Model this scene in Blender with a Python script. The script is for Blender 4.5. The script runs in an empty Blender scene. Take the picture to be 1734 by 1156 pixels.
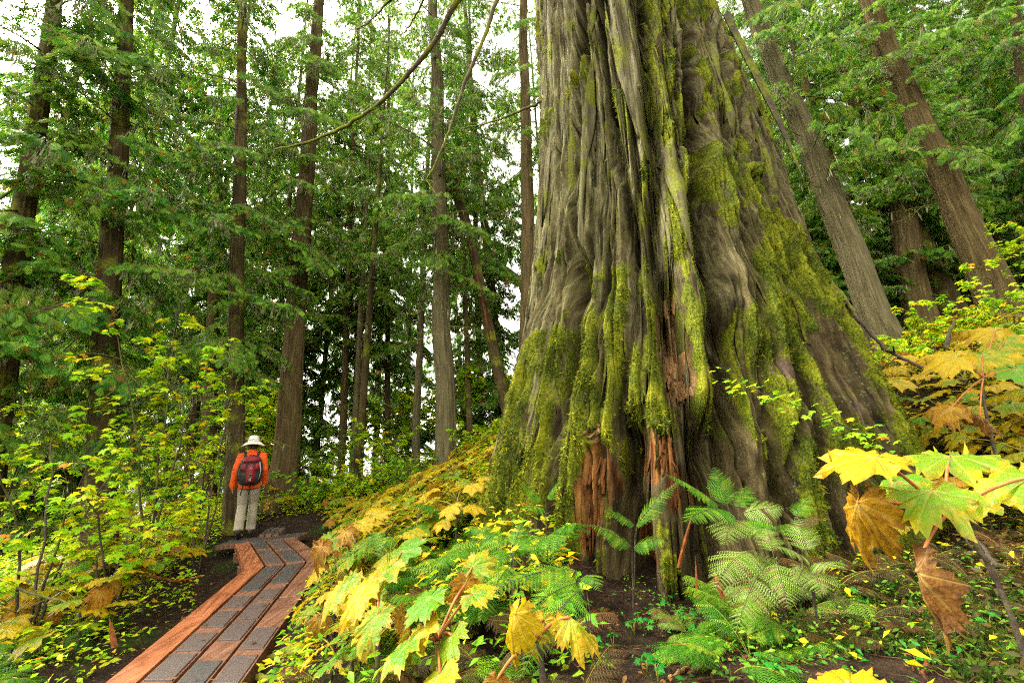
import bpy, math, random
import numpy as np
from mathutils import Vector, Matrix, Euler

random.seed(7)
RNG = np.random.default_rng(11)
scene = bpy.context.scene
COL = scene.collection

# ------------------------------------------------------------------ camera, world, sun, exposure
F = 720.0                      # focal length in pixels of a 1734 x 1156 picture
PITCH, ROLL, CAMZ = math.radians(16), math.radians(4), 1.5
R0 = np.array([1, 0, 0.0]); FW = np.array([0, math.cos(PITCH), math.sin(PITCH)]); U0 = np.array([0, -math.sin(PITCH), math.cos(PITCH)])
CX = math.cos(ROLL) * R0 - math.sin(ROLL) * U0
CY = math.sin(ROLL) * R0 + math.cos(ROLL) * U0
CAM = np.array([0, 0, CAMZ])
cd = bpy.data.cameras.new('camera'); cam = bpy.data.objects.new('camera', cd); COL.objects.link(cam)
cd.sensor_width = 36; cd.lens = F / 1734 * 36; cd.clip_start = 0.02; cd.clip_end = 400
cam.matrix_world = Matrix(((CX[0], CY[0], -FW[0], CAM[0]), (CX[1], CY[1], -FW[1], CAM[1]), (CX[2], CY[2], -FW[2], CAM[2]), (0, 0, 0, 1)))
scene.camera = cam

SUN_EL, SUN_AZ = math.radians(52), math.radians(-62)     # azimuth from +Y towards +X
world = bpy.data.worlds.new('World'); scene.world = world; world.use_nodes = True
wn = world.node_tree; wn.nodes.clear()
sky = wn.nodes.new('ShaderNodeTexSky'); sky.sky_type = 'NISHITA'; sky.sun_disc = False
sky.sun_elevation = SUN_EL; sky.sun_rotation = SUN_AZ; sky.dust_density = 4.0; sky.air_density = 1.0; sky.ozone_density = 1.0
hs = wn.nodes.new('ShaderNodeHueSaturation'); hs.inputs['Saturation'].default_value = 0.05   # a cloudy, nearly white sky
bg = wn.nodes.new('ShaderNodeBackground'); bg.inputs['Strength'].default_value = 0.12
wo = wn.nodes.new('ShaderNodeOutputWorld')
wm = wn.nodes.new('ShaderNodeMix'); wm.data_type = 'RGBA'; wm.blend_type = 'MULTIPLY'; wm.inputs[0].default_value = 1.0; wm.inputs[7].default_value = (1.0, .965, .84, 1)   # the photograph's warm white balance
wn.links.new(sky.outputs[0], hs.inputs['Color']); wn.links.new(hs.outputs[0], wm.inputs[6]); wn.links.new(wm.outputs[2], bg.inputs[0]); wn.links.new(bg.outputs[0], wo.inputs[0])
sd = bpy.data.lights.new('sun', 'SUN'); sd.energy = 1.5; sd.angle = math.radians(24); sd.color = (1.0, 0.95, 0.86)
sun = bpy.data.objects.new('sun', sd); COL.objects.link(sun)
sdir = Vector((math.cos(SUN_EL) * math.sin(SUN_AZ), math.cos(SUN_EL) * math.cos(SUN_AZ), math.sin(SUN_EL)))
sun.rotation_euler = sdir.to_track_quat('Z', 'Y').to_euler()
scene.view_settings.view_transform = 'Standard'; scene.view_settings.look = 'None'
scene.view_settings.gamma = 1.0; scene.view_settings.use_curve_mapping = False
scene.view_settings.exposure = 4.08
scene.render.engine = 'CYCLES'
cy = scene.cycles
cy.max_bounces = 6; cy.diffuse_bounces = 4; cy.glossy_bounces = 2; cy.transmission_bounces = 4; cy.transparent_max_bounces = 4
cy.use_denoising = False; scene.cycles.pixel_filter_type = 'BLACKMAN_HARRIS'; scene.cycles.filter_width = 1.15; cy.sample_clamp_indirect = 8
cy.caustics_reflective = False; cy.caustics_refractive = False

# ------------------------------------------------------------------ helpers
def ray(u, v): return FW * F + CX * (u - 867) - CY * (v - 578)
def at(u, v, Y):
    d = ray(u, v); return CAM + d * (Y / d[1])
def sstep(a, b, x):
    t = np.clip((np.asarray(x, float) - a) / (b - a), 0, 1); return t * t * (3 - 2 * t)
def lerp(a, b, t): return a + (b - a) * t
def uni(a, b): return random.uniform(a, b)
def nrm(v): return np.asarray(v, float) / (np.linalg.norm(v) + 1e-12)

def _hash(ix, iy, seed):
    h = (ix.astype(np.int64) * 374761393 + iy.astype(np.int64) * 668265263 + seed * 1442695041) & 0xFFFFFFFF
    h = ((h ^ (h >> 13)) * 1274126177) & 0xFFFFFFFF
    return ((h ^ (h >> 16)) & 0xFFFFFF) / float(0xFFFFFF)
def noise2(x, y, seed=0):
    x, y = np.broadcast_arrays(np.asarray(x, float), np.asarray(y, float))
    ix, iy = np.floor(x).astype(np.int64), np.floor(y).astype(np.int64)
    fx, fy = x - ix, y - iy
    fx = fx * fx * fx * (fx * (fx * 6 - 15) + 10); fy = fy * fy * fy * (fy * (fy * 6 - 15) + 10)
    a, b = _hash(ix, iy, seed), _hash(ix + 1, iy, seed)
    c, d = _hash(ix, iy + 1, seed), _hash(ix + 1, iy + 1, seed)
    return (a + (b - a) * fx) * (1 - fy) + (c + (d - c) * fx) * fy
def fbm(x, y, seed=0, o=4):
    s, a, t = 0, 0.5, 0
    for i in range(o):
        s = s + a * noise2(np.asarray(x) * 2 ** i, np.asarray(y) * 2 ** i, seed + i * 17); t += a; a *= 0.5
    return s / t

class MB:
    """collects vertices, faces, material indices and point attributes for ONE mesh"""
    def __init__(s): s.v = []; s.f = []; s.m = []; s.n = 0; s.at = {}
    def add(s, v, f, m=0, **at):
        v = np.asarray(v, float).reshape(-1, 3); s.v.append(v)
        for q in f: s.f.append(tuple(int(i) + s.n for i in q)); s.m.append(m)
        for k in set(s.at) | set(at):
            if k not in s.at: s.at[k] = [np.zeros(s.n)] if s.n else []
            s.at[k].append(np.broadcast_to(np.asarray(at.get(k, 0.0), float), (len(v),)))
        s.n += len(v)
    def mesh(s, name, mats, smooth=True):
        me = bpy.data.meshes.new(name)
        me.from_pydata(np.concatenate(s.v).tolist() if s.v else [], [], s.f)
        for m in mats: me.materials.append(m)
        if len(mats) > 1: me.polygons.foreach_set('material_index', np.array(s.m, dtype=np.int32))
        if smooth: me.polygons.foreach_set('use_smooth', np.ones(len(me.polygons), dtype=bool))
        for k, l in s.at.items():
            a = me.attributes.new(k, 'FLOAT', 'POINT'); a.data.foreach_set('value', np.concatenate(l).astype(np.float32))
        me.update(); return me
    def build(s, name, mats, parent=None, smooth=True):
        return obj(name, s.mesh(name, mats if isinstance(mats, (list, tuple)) else [mats], smooth), parent)
    # shapes
    def tube(s, pts, rad, n=6, m=0, cap=True, **at):
        pts = np.asarray(pts, float); K = len(pts); rad = np.broadcast_to(np.asarray(rad, float), (K,))
        t = np.gradient(pts, axis=0); t /= np.linalg.norm(t, axis=1, keepdims=True) + 1e-12
        ref = np.array([0, 0, 1.0]) if abs(t[:, 2]).mean() < 0.8 else np.array([0, 1.0, 0])
        a = np.cross(t, ref); a /= np.linalg.norm(a, axis=1, keepdims=True) + 1e-12
        b = np.cross(t, a)
        ph = np.arange(n) * 2 * math.pi / n
        v = pts[:, None] + rad[:, None, None] * (a[:, None] * np.cos(ph)[None, :, None] + b[:, None] * np.sin(ph)[None, :, None])
        f = [(i * n + j, i * n + (j + 1) % n, (i + 1) * n + (j + 1) % n, (i + 1) * n + j) for i in range(K - 1) for j in range(n)]
        if cap: f += [tuple(range(n - 1, -1, -1)), tuple((K - 1) * n + j for j in range(n))]
        s.add(v, f, m, **at)
    def loft(s, rings, m=0, **at):
        """rings: list of (centre, rx, ry) horizontal ellipses or (n,3) arrays"""
        n = 20; ph = np.arange(n) * 2 * math.pi / n; V = []
        for c, rx, ry in rings: V.append(np.stack([c[0] + rx * np.cos(ph), c[1] + ry * np.sin(ph), np.full(n, c[2])], 1))
        K = len(V)
        f = [(i * n + j, i * n + (j + 1) % n, (i + 1) * n + (j + 1) % n, (i + 1) * n + j) for i in range(K - 1) for j in range(n)]
        f += [tuple(range(n - 1, -1, -1)), tuple((K - 1) * n + j for j in range(n))]
        s.add(np.concatenate(V), f, m, **at)
    def hexa(s, top, dz, m=0, **at):
        """a board from four top corners (counter-clockwise) and a thickness, edges slightly broken"""
        t = np.asarray(top, float); c = t.mean(0); e = 0.004
        ins = t + (c - t) / np.linalg.norm(c - t, axis=1, keepdims=True) * e * 1.4
        lo = t - [0, 0, dz]
        v = np.concatenate([ins, t - [0, 0, e], lo])
        f = [(0, 1, 2, 3)] + [(i, i + 4, (i + 1) % 4 + 4, (i + 1) % 4) for i in range(4)] + [(i + 4, i + 8, (i + 1) % 4 + 8, (i + 1) % 4 + 4) for i in range(4)] + [(11, 10, 9, 8)]
        s.add(v, f, m, **at)

def obj(name, data, parent=None):
    o = bpy.data.objects.new(name, data); COL.objects.link(o)
    if parent is not None: o.parent = parent
    return o
def tag(o, label=None, cat=None, group=None, kind=None):
    for k, v in (('label', label), ('category', cat), ('group', group), ('kind', kind)):
        if v: o[k] = v
    return o
def thing(name, label, cat, loc=(0, 0, 0), rz=0.0, group=None):
    o = obj(name, None); o.location = Vector([float(c) for c in loc]); o.rotation_euler = (0, 0, rz); o.empty_display_size = 0.2
    return tag(o, label, cat, group)
def frame_mat(loc, xdir, zdir, sc=1.0):
    """matrix whose X axis is xdir, Z as near zdir as possible"""
    x = Vector([float(c) for c in xdir]).normalized(); z = Vector([float(c) for c in zdir])
    y = z.cross(x)
    if y.length < 1e-6: y = Vector((0, 1, 0)).cross(x)
    y.normalize(); z = x.cross(y)
    if not hasattr(sc, '__len__'): sc = (sc, sc, sc)
    l = loc
    return Matrix(((x[0] * sc[0], y[0] * sc[1], z[0] * sc[2], l[0]), (x[1] * sc[0], y[1] * sc[1], z[1] * sc[2], l[1]), (x[2] * sc[0], y[2] * sc[1], z[2] * sc[2], l[2]), (0, 0, 0, 1)))

# ------------------------------------------------------------------ materials
class NT:
    def __init__(s, name):
        s.k = 1.0 if any(w in name for w in ('conifer', 'lichen', 'maple', 'shrub_leaf', 'gold', 'plank', 'shingle', 'orange_cloth', 'moss_blades')) else 0.78
        if 'club' in name: s.k = .60
        if name in ('giant_bark', 'bark_slab', 'bark_slab_dark'): s.k = .64
        s.mat = bpy.data.materials.new(name); s.mat.use_nodes = True; s.t = s.mat.node_tree; s.t.nodes.clear()
        s.out = s.t.nodes.new('ShaderNodeOutputMaterial')
    def n(s, typ, **kw):
        n = s.t.nodes.new('ShaderNode' + typ)
        for k, v in kw.items():
            if k.startswith('_'): setattr(n, k[1:], v)
            else:
                i = n.inputs[int(k[1:])] if k[0] == 'i' and k[1:].isdigit() else n.inputs[k.replace('__', ' ')]
                if hasattr(v, 'is_output'): s.t.links.new(v, i)
                else: i.default_value = v
        return n
    def attr(s, name, vec=False): return s.n('Attribute', _attribute_name=name).outputs['Vector' if vec else 'Fac']
    def math(s, op, a, b=0.0, clamp=False): return s.n('Math', _operation=op, _use_clamp=clamp, i0=a, i1=b).outputs[0]
    def noise(s, vec, scale, detail=4, rough=0.55): return s.n('TexNoise', Vector=vec, Scale=scale, Detail=detail, Roughness=rough).outputs['Fac']
    def mapping(s, vec, sc): return s.n('Mapping', Vector=vec, Scale=sc).outputs[0]
    def ramp(s, fac, stops, interp='LINEAR'):
        r = s.n('ValToRGB', Fac=fac); e = r.color_ramp.elements; r.color_ramp.interpolation = interp
        while len(e) < len(stops): e.new(0.5)
        for el, (p, c) in zip(e, stops):
            el.position = p; el.color = (*c, 1) if len(c) == 3 else c
        return r.outputs[0]
    def rangef(s, fac, a, b, lo=0.0, hi=1.0): return s.n('MapRange', _clamp=True, Value=fac, **{'From__Min': a, 'From__Max': b, 'To__Min': lo, 'To__Max': hi}).outputs[0]
    def mix(s, fac, a, b, typ='MIX'):
        m = s.n('Mix', _data_type='RGBA', _blend_type=typ)
        for i, v in ((0, fac), (6, a), (7, b)):
            if hasattr(v, 'is_output'): s.t.links.new(v, m.inputs[i])
            else: m.inputs[i].default_value = v if i == 0 else ((*v, 1) if len(v) == 3 else v)
        return m.outputs[2]
    def bump(s, h, strength=0.5, dist=0.02): return s.n('Bump', Strength=strength, Distance=dist, Height=h).outputs[0]
    def finish(s, color, rough=0.7, spec=0.3, normal=None, trans=0.0, tcol=None):
        if s.k != 1: color = s.mix(1.0, color, (s.k, s.k, s.k), 'MULTIPLY')
        p = s.n('BsdfPrincipled'); p.inputs['Specular IOR Level'].default_value = spec
        for k, v in (('Base Color', color), ('Roughness', rough)):
            if hasattr(v, 'is_output'): s.t.links.new(v, p.inputs[k])
            else: p.inputs[k].default_value = v if k == 'Roughness' else (*v, 1)
        if normal is not None: s.t.links.new(normal, p.inputs['Normal'])
        sh = p.outputs[0]
        if trans > 0:
            tb = s.n('BsdfTranslucent'); c = tcol if tcol is not None else color
            if hasattr(c, 'is_output'): s.t.links.new(c, tb.inputs[0])
            else: tb.inputs[0].default_value = (*c, 1)
            sh = s.n('MixShader', Fac=trans, i1=sh, i2=tb.outputs[0]).outputs[0]
        s.t.links.new(sh, s.out.inputs[0]); return s.mat
    def rnd(s):
        """a random number of the object plus that of the leaf (attribute rnd)"""
        a = s.n('ObjectInfo').outputs['Random']; b = s.attr('rnd')
        return s.math('FRACT', s.math('ADD', a, b))
    def pos(s): return s.n('TexCoord').outputs['Object']

def leaf_mat(name, stops, trans=0.4, rough=0.5, spec=0.1, nscale=30, bri=(0.75, 1.25)):
    t = NT(name); r = t.rnd(); c = t.ramp(r, stops)
    nz = t.noise(t.pos(), nscale, 3)
    c = t.mix(1.0, c, t.n('CombineColor', Red=t.rangef(nz, .3, .7, *bri), Green=t.rangef(nz, .3, .7, *bri), Blue=t.rangef(nz, .3, .7, *bri)).outputs[0], 'MULTIPLY')
    return t.finish(c, rough, min(spec, .12), None, trans)

M = {}
# conifer sprays: mostly deep green, a few yellowish and rusty ones
M['spray'] = leaf_mat('conifer_spray', [(0, (.018, .085, .006)), (.3, (.04, .15, .010)), (.62, (.105, .225, .012)), (.93, (.19, .285, .022)), (.95, (.20, .17, .03)), (.975, (.26, .11, .02)), (1, (.16, .06, .015))], .5, .5, .3)
M['spray_light'] = leaf_mat('conifer_spray_light', [(0, (.035, .11, .010)), (.3, (.075, .19, .014)), (.62, (.14, .27, .020)), (.92, (.24, .34, .03)), (.95, (.24, .2, .04)), (1, (.2, .10, .02))], .55, .5, .1)
M['lichen'] = leaf_mat('hanging_lichen', [(0, (.17, .19, .09)), (.5, (.25, .27, .14)), (1, (.20, .19, .10))], .35, .8, .1)
M['maple_leaf'] = leaf_mat('maple_leaf', [(0, (.13, .30, .006)), (.3, (.21, .41, .008)), (.62, (.34, .47, .008)), (.88, (.50, .48, .008)), (.97, (.60, .36, .01)), (1, (.45, .17, .012))], .5, .45, .3, 40)
M['green_leaf'] = leaf_mat('shrub_leaf', [(0, (.06, .19, .006)), (.4, (.12, .30, .008)), (.75, (.21, .36, .010)), (.92, (.32, .33, .012)), (1, (.42, .28, .015))], .45, .45, .3, 40)
M['gold_leaf'] = leaf_mat('gold_leaf', [(0, (.14, .24, .006)), (.25, (.42, .40, .008)), (.6, (.58, .42, .008)), (.9, (.54, .33, .01)), (1, (.34, .14, .012))], .45, .5, .1, 40)
M['clover'] = leaf_mat('small_green_leaf', [(0, (.01, .11, .01)), (.6, (.02, .17, .015)), (1, (.05, .19, .02))], .35, .35, .4, 40)
M['fern'] = leaf_mat('fern_green', [(0, (.035, .13, .006)), (.5, (.07, .20, .008)), (.85, (.13, .25, .010)), (1, (.18, .26, .02))], .4, .45, .3, 25)
M['fern_pale'] = leaf_mat('fern_pale', [(0, (.10, .20, .012)), (.4, (.16, .24, .03)), (.78, (.21, .28, .08)), (.9, (.22, .17, .06)), (1, (.18, .085, .03))], .4, .5, .3, 25)
M['fern_brown'] = leaf_mat('fern_brown', [(0, (.03, .024, .006)), (.4, (.055, .038, .008)), (.75, (.09, .038, .009)), (1, (.045, .06, .009))], .3, .6, .2, 25)
M['dry_leaf'] = leaf_mat('dry_leaf', [(0, (.07, .03, .012)), (.45, (.14, .06, .02)), (.8, (.24, .12, .03)), (.95, (.42, .22, .04)), (1, (.2, .08, .03))], .25, .6, .2, 25)

def club_mat(name, green, yellow, edge, brown_amt, bias=.72):
    t = NT(name); rad, lobe = t.attr('rad'), t.attr('lobe'); P = t.pos(); ro = t.n('ObjectInfo').outputs['Random']
    seed = t.n('VectorMath', _operation='ADD', i0=P, i1=t.n('CombineXYZ', X=t.math('MULTIPLY', ro, 37.0), Y=ro, Z=ro).outputs[0]).outputs[0]
    nz = t.noise(seed, 3.2, 3)
    g = t.math('ADD', t.math('SUBTRACT', t.math('MULTIPLY', nz, 1.5), t.math('MULTIPLY', rad, .5)), t.math('SUBTRACT', ro, bias))
    c = t.mix(t.rangef(g, -.12, .35), yellow, green)
    c = t.mix(t.math('MULTIPLY', t.rangef(t.noise(seed, 4.5, 4), .5, .68), brown_amt), c, edge)
    mar = t.math('MULTIPLY', t.rangef(rad, .78, 1.0), t.rangef(t.noise(seed, 7.0, 3), .42, .62))
    c = t.mix(t.math('MULTIPLY', mar, .75), c, edge)
    vein = t.rangef(t.math('MULTIPLY', lobe, rad), .0, .07, 1.0, 0.0)
    c = t.mix(t.math('MULTIPLY', vein, .35), c, (.5, .43, .10))
    sp = t.rangef(t.noise(seed, 26.0, 2), .69, .72)
    c = t.mix(t.math('MULTIPLY', sp, .7), c, (.12, .05, .01))
    wr = t.noise(P, 9.0, 2)
    return t.finish(c, .42, .14, t.bump(t.math('SUBTRACT', t.math('MULTIPLY', wr, .6), t.math('MULTIPLY', vein, .5)), .35, .03), .45)
M['club_yellow'] = club_mat('devils_club_yellow', (.16, .30, .006), (.56, .39, .006), (.33, .12, .01), .32, .95)
M['club_green'] = club_mat('devils_club_green', (.09, .27, .006), (.40, .34, .008), (.4, .19, .01), .15, .62)
M['club_orange'] = club_mat('devils_club_orange', (.45, .24, .012), (.40, .17, .012), (.17, .055, .012), .8)
M['club_brown'] = club_mat('devils_club_brown', (.25, .11, .02), (.2, .085, .018), (.07, .03, .012), .9)

def wood_mat(name, c0, c1, c2, vecattr=None, sc=(30, 30, 2.0), moss=0.0, bumps=.6, rough=.85):
    """bark and wood with grain along Z (or along the second axis of a vector attribute)"""
    t = NT(name); P = t.attr(vecattr, True) if vecattr else t.pos()
    f = t.noise(t.mapping(P, sc), 1.0, 6, .65); f2 = t.noise(t.mapping(P, tuple(q * .23 for q in sc)), 1.0, 4)
    c = t.ramp(f, [(.28, c0), (.5, c1), (.72, c2)])
    c = t.mix(t.rangef(f2, .35, .7, 0, .55), c, c1)
    if moss > 0:
        m = t.rangef(t.math('ADD', t.noise(t.pos(), 2.2, 4), t.math('MULTIPLY', t.noise(t.pos(), 14.0, 3), .35)), .72 - moss * .3, .86 - moss * .3)
        c = t.mix(m, c, t.ramp(t.noise(t.pos(), 40.0, 2), [(.3, (.07, .09, .008)), (.7, (.2, .2, .02))]))
    return t.finish(c, rough, .06, t.bump(f, bumps, .03))
M['bark_grey'] = wood_mat('bark_grey', (.036, .029, .013), (.10, .084, .040), (.21, .18, .095), 'bk', (26, 1.6, 1), .0, 1.0)
M['bark_brown'] = wood_mat('bark_brown', (.026, .018, .008), (.085, .060, .024), (.20, .148, .062), 'bk', (26, 1.6, 1), .0, 1.0)
M['bark_dark'] = wood_mat('bark_dark', (.018, .013, .006), (.058, .042, .018), (.13, .096, .042), 'bk', (26, 1.6, 1), .08)
M['twig'] = wood_mat('twig', (.04, .026, .018), (.09, .06, .04), (.17, .13, .09), None, (25, 25, 25), .25)
M['branch'] = wood_mat('branch', (.035, .025, .017), (.08, .06, .04), (.15, .125, .085), None, (25, 25, 25), .45)
M['stem'] = wood_mat('shrub_stem', (.03, .022, .016), (.065, .05, .035), (.13, .11, .08), None, (30, 30, 30), .2)
M['petiole'] = wood_mat('petiole', (.2, .055, .02), (.3, .10, .03), (.34, .19, .05), None, (20, 20, 20), 0, .2, .5)
M['petiole_green'] = wood_mat('petiole_green', (.10, .10, .015), (.18, .15, .02), (.22, .12, .025), None, (20, 20, 20), 0, .2, .5)
M['rot'] = wood_mat('rotten_wood', (.035, .010, .005), (.11, .042, .013), (.25, .12, .04), 'bk', (30, 2.2, 1), 0, .9, .8)
M['pale_wood'] = wood_mat('pale_wood', (.10, .04, .016), (.26, .14, .055), (.42, .27, .12), 'bk', (30, 2.2, 1), 0, .9, .85)
M['shard'] = wood_mat('wood_shard', (.04, .010, .004), (.14, .042, .010), (.28, .11, .028), None, (30, 30, 3), 0, .9, .7)

# ------------------------------------------------------------------ the ground
BW = lambda Y: (Y - 3.0) * 0.114            # height of the boardwalk's deck
CTRL = []
def cp(u, v, Y, dz=0): p = at(u, v, Y); CTRL.append((p[0], p[1], p[2] + dz))
for u, v, Y, dz in [(820, 890, 4.5, -.05), (950, 935, 3.3, -.05), (1080, 1015, 3.1, -.03), (1300, 960, 3.3, 0), (1550, 720, 4.8, -.1), (1200, 1156, 1.7, -.02), (700, 1156, 1.8, -.22),
                    (1700, 1000, 1.6, -.1), (1690, 520, 9, -.5), (1490, 560, 8.5, -.6), (1580, 530, 13, -.6), (165, 960, 7.5, -.05), (395, 908, 8.6, 0), (477, 868, 10, 0),
                    (757, 795, 11, -.3), (855, 700, 11, -.5), (610, 800, 13, -.3), (30, 1130, 4, -.1), (1734, 760, 3.2, -.4), (1450, 1000, 2.2, -.1), (20, 980, 7.5, -.3), (20, 930, 11, -.7)]:
    cp(u, v, Y, dz)
CTRL += [(0, 0, .38), (-1.2, 1.2, .25), (2, 0, .65), (-.9, 3.2, .45), (-1.7, 4.8, .55), (-1.6, 3.0, .12)]
CTRL += [(-3.5, 3.0, -.18), (-5, 3.5, -.35), (-9, 4, -1.2), (-14, 12, -1.8), (-12, 20, -1.5), (-5, 20, 1.2), (0, 20, 3.6), (5, 20, 5.8), (16, 20, 10), (0, 45, 6), (30, 45, 18), (-35, 45, -9), (-40, 5, -9), (25, 4, 9), (0, -12, -1), (20, -10, 6), (-20, -10, -6)]
CTRL += [(-3.0, 4.5, BW(4.5) - .3), (-3.4, 6.2, BW(6.2) - .28), (-4.7, 8.2, BW(8.2) - .22), (-2.6, 3.2, BW(3.2) - .3), (-2.1, 6.4, .62), (-2.5, 2.5, BW(2.5) - .3)]
CT = np.array(CTRL)
def _tps(r2): return np.where(r2 > 1e-9, r2 * np.log(np.maximum(r2, 1e-9)) * .5, 0)
_n = len(CT); _A = np.zeros((_n + 3, _n + 3))
_d2 = ((CT[:, None, :2] - CT[None, :, :2]) ** 2).sum(2)
_A[:_n, :_n] = _tps(_d2) + np.eye(_n) * .15; _A[:_n, _n] = 1; _A[:_n, _n + 1:] = CT[:, :2]; _A[_n, :_n] = 1; _A[_n + 1:, :_n] = CT[:, :2].T
_w = np.linalg.solve(_A, np.r_[CT[:, 2], 0, 0, 0])
def gz0(x, y):
    x, y = np.broadcast_arrays(np.asarray(x, float), np.asarray(y, float)); sh = x.shape; x, y = x.ravel(), y.ravel()
    d2 = (x[:, None] - CT[None, :, 0]) ** 2 + (y[:, None] - CT[None, :, 1]) ** 2
    return (_tps(d2) @ _w[:_n] + _w[_n] + x * _w[_n + 1] + y * _w[_n + 2]).reshape(sh)
GX = np.concatenate([np.arange(-90, -12, 2.5), np.arange(-12, -6, .3), np.arange(-6, 6, .075), np.arange(6, 14, .3), np.arange(14, 90, 2.5)])
GY = np.concatenate([np.arange(-30, 0, 2.0), np.arange(0, 7, .075), np.arange(7, 16, .3), np.arange(16, 110, 2.5)])
_gx, _gy = np.meshgrid(GX, GY)
_gz = np.concatenate([gz0(_gx[i:i + 20], _gy[i:i + 20]) for i in range(0, len(GY), 20)])
_near = sstep(40, 10, np.hypot(_gx, _gy))
_gz = _gz + (fbm(_gx * 1.3, _gy * 1.3, 3) - .5) * .22 * _near + (fbm(_gx * 7, _gy * 7, 9, 3) - .5) * .07 * sstep(9, 5, np.hypot(_gx, _gy - 2))
_bwd = np.abs((_gx + 2.6) + .5 * (_gy - 3.4))
def gz(x, y):
    x, y = float(x), float(y)
    i = min(max(int(np.searchsorted(GX, x)) - 1, 0), len(GX) - 2); j = min(max(int(np.searchsorted(GY, y)) - 1, 0), len(GY) - 2)
    a = min(max((x - GX[i]) / (GX[i + 1] - GX[i]), 0), 1); b = min(max((y - GY[j]) / (GY[j + 1] - GY[j]), 0), 1)
    return float((_gz[j, i] * (1 - a) + _gz[j, i + 1] * a) * (1 - b) + (_gz[j + 1, i] * (1 - a) + _gz[j + 1, i + 1] * a) * b)
def gnormal(x, y, e=.3):
    return nrm((-(gz(x + e, y) - gz(x - e, y)) / (2 * e), -(gz(x, y + e) - gz(x, y - e)) / (2 * e), 1))
def gpu(u, Y):
    """the ground point that stands in picture column u at forward distance Y"""
    v = 800.0
    for _ in range(12):
        p = at(u, v, Y); z = gz(p[0], p[1]); v += (p[2] - z) / Y * F * .8
    return np.array([p[0], p[1], z])
def ghit(u, v, tmax=30):
    d = ray(u, v); d = d / d[1]
    for Y in np.arange(.4, tmax, .05):
        p = CAM + d * Y
        if p[2] < gz(p[0], p[1]): return np.array([p[0], p[1], gz(p[0], p[1])])
    return CAM + d * tmax
def project(p):
    d = np.asarray(p, float) - CAM; k = d @ FW
    return 867 + F * (d @ CX) / k, 578 - F * (d @ CY) / k, k

def grid_mesh(name, V, nu, nv, mats, parent=None, closed=False, attrs={}, vattrs={}):
    """V (nv,nu,3) -> object"""
    me = bpy.data.meshes.new(name); N = nu * nv
    me.vertices.add(N); me.vertices.foreach_set('co', V.reshape(-1).astype(np.float32))
    i, j = np.meshgrid(np.arange(nu if closed else nu - 1), np.arange(nv - 1)); i2 = (i + 1) % nu
    q = np.stack([j * nu + i, j * nu + i2, (j + 1) * nu + i2, (j + 1) * nu + i], -1).reshape(-1, 4).astype(np.int32)
    me.loops.add(q.size); me.loops.foreach_set('vertex_index', q.ravel())
    me.polygons.add(len(q)); me.polygons.foreach_set('loop_start', np.arange(0, q.size, 4, dtype=np.int32))
    try: me.polygons.foreach_set('loop_total', np.full(len(q), 4, dtype=np.int32))
    except Exception: pass
    for k, a in attrs.items():
        at_ = me.attributes.new(k, 'FLOAT', 'POINT'); at_.data.foreach_set('value', np.ascontiguousarray(a, dtype=np.float32).ravel())
    for k, a in vattrs.items():
        at_ = me.attributes.new(k, 'FLOAT_VECTOR', 'POINT'); at_.data.foreach_set('vector', np.ascontiguousarray(a, dtype=np.float32).ravel())
    for m in (mats if isinstance(mats, (list, tuple)) else [mats]): me.materials.append(m)
    me.update(calc_edges=True); me.validate()
    me.polygons.foreach_set('use_smooth', np.ones(len(me.polygons), dtype=bool))
    return obj(name, me, parent)

t = NT('forest_floor'); P = t.pos()
a = t.noise(P, 9.0, 6, .7); b = t.noise(P, 1.3, 4); c_ = t.noise(P, 38.0, 4, .7)
col = t.ramp(a, [(.3, (.007, .0045, .003)), (.5, (.02, .012, .007)), (.66, (.042, .024, .013)), (.8, (.09, .045, .022))])
col = t.mix(t.rangef(c_, .55, .75, 0, .6), col, (.09, .035, .018))
col = t.mix(t.math('MULTIPLY', t.rangef(b, .52, .66), t.rangef(c_, .35, .6)), col, (.025, .045, .006))
M['floor'] = t.finish(col, .85, .06, t.bump(t.math('ADD', a, t.math('MULTIPLY', c_, .6)), .9, .06))
g = grid_mesh('ground', np.stack([_gx, _gy, _gz], -1), len(GX), len(GY), M['floor'])
tag(g, 'dark brown forest floor of needles and soil sloping up to the right', None, None, 'structure')

# ------------------------------------------------------------------ the giant cedar
TY = 5.1
EL = np.array([(905, 0), (918, 150), (918, 300), (908, 430), (893, 540), (876, 620), (852, 705), (828, 790), (812, 880), (806, 940)], float)
ER = np.array([(1200, 0), (1246, 100), (1288, 200), (1326, 300), (1362, 400), (1412, 500), (1468, 600), (1512, 690), (1545, 750), (1572, 810)], float)
def edge_az(E, z, D):
    v = np.linspace(E[0, 1] - 200, E[-1, 1], 500)
    s0 = (E[1, 0] - E[0, 0]) / (E[1, 1] - E[0, 1])
    u = np.where(v < E[0, 1], E[0, 0] + s0 * (v - E[0, 1]), np.interp(v, E[:, 1], E[:, 0]))
    d = FW * F + CX * (u[:, None] - 867) - CY * (v[:, None] - 578)
    el = d[:, 2] / np.hypot(d[:, 0], d[:, 1]); k = np.argmin(abs(el - (z - CAMZ) / D))
    return math.atan2(d[k, 0], d[k, 1])
NZ = np.linspace(.1, 7.6, 60); NCX, NR = [], []
for z in NZ:
    D1 = D2 = 4.7
    for _ in range(4):
        aL, aR = edge_az(EL, z, D1), edge_az(ER, z, D2); c = (aL + aR) / 2; dist = TY / math.cos(c); r = dist * math.sin((aR - aL) / 2)
        D1 = D2 = math.sqrt(dist ** 2 - r ** 2)
    NCX.append(TY * math.tan(c)); NR.append(r)
def smooth(a, k=7): a = np.array(a); p = np.pad(a, k // 2, mode='edge'); return np.convolve(p, np.ones(k) / k, 'valid')
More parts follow.
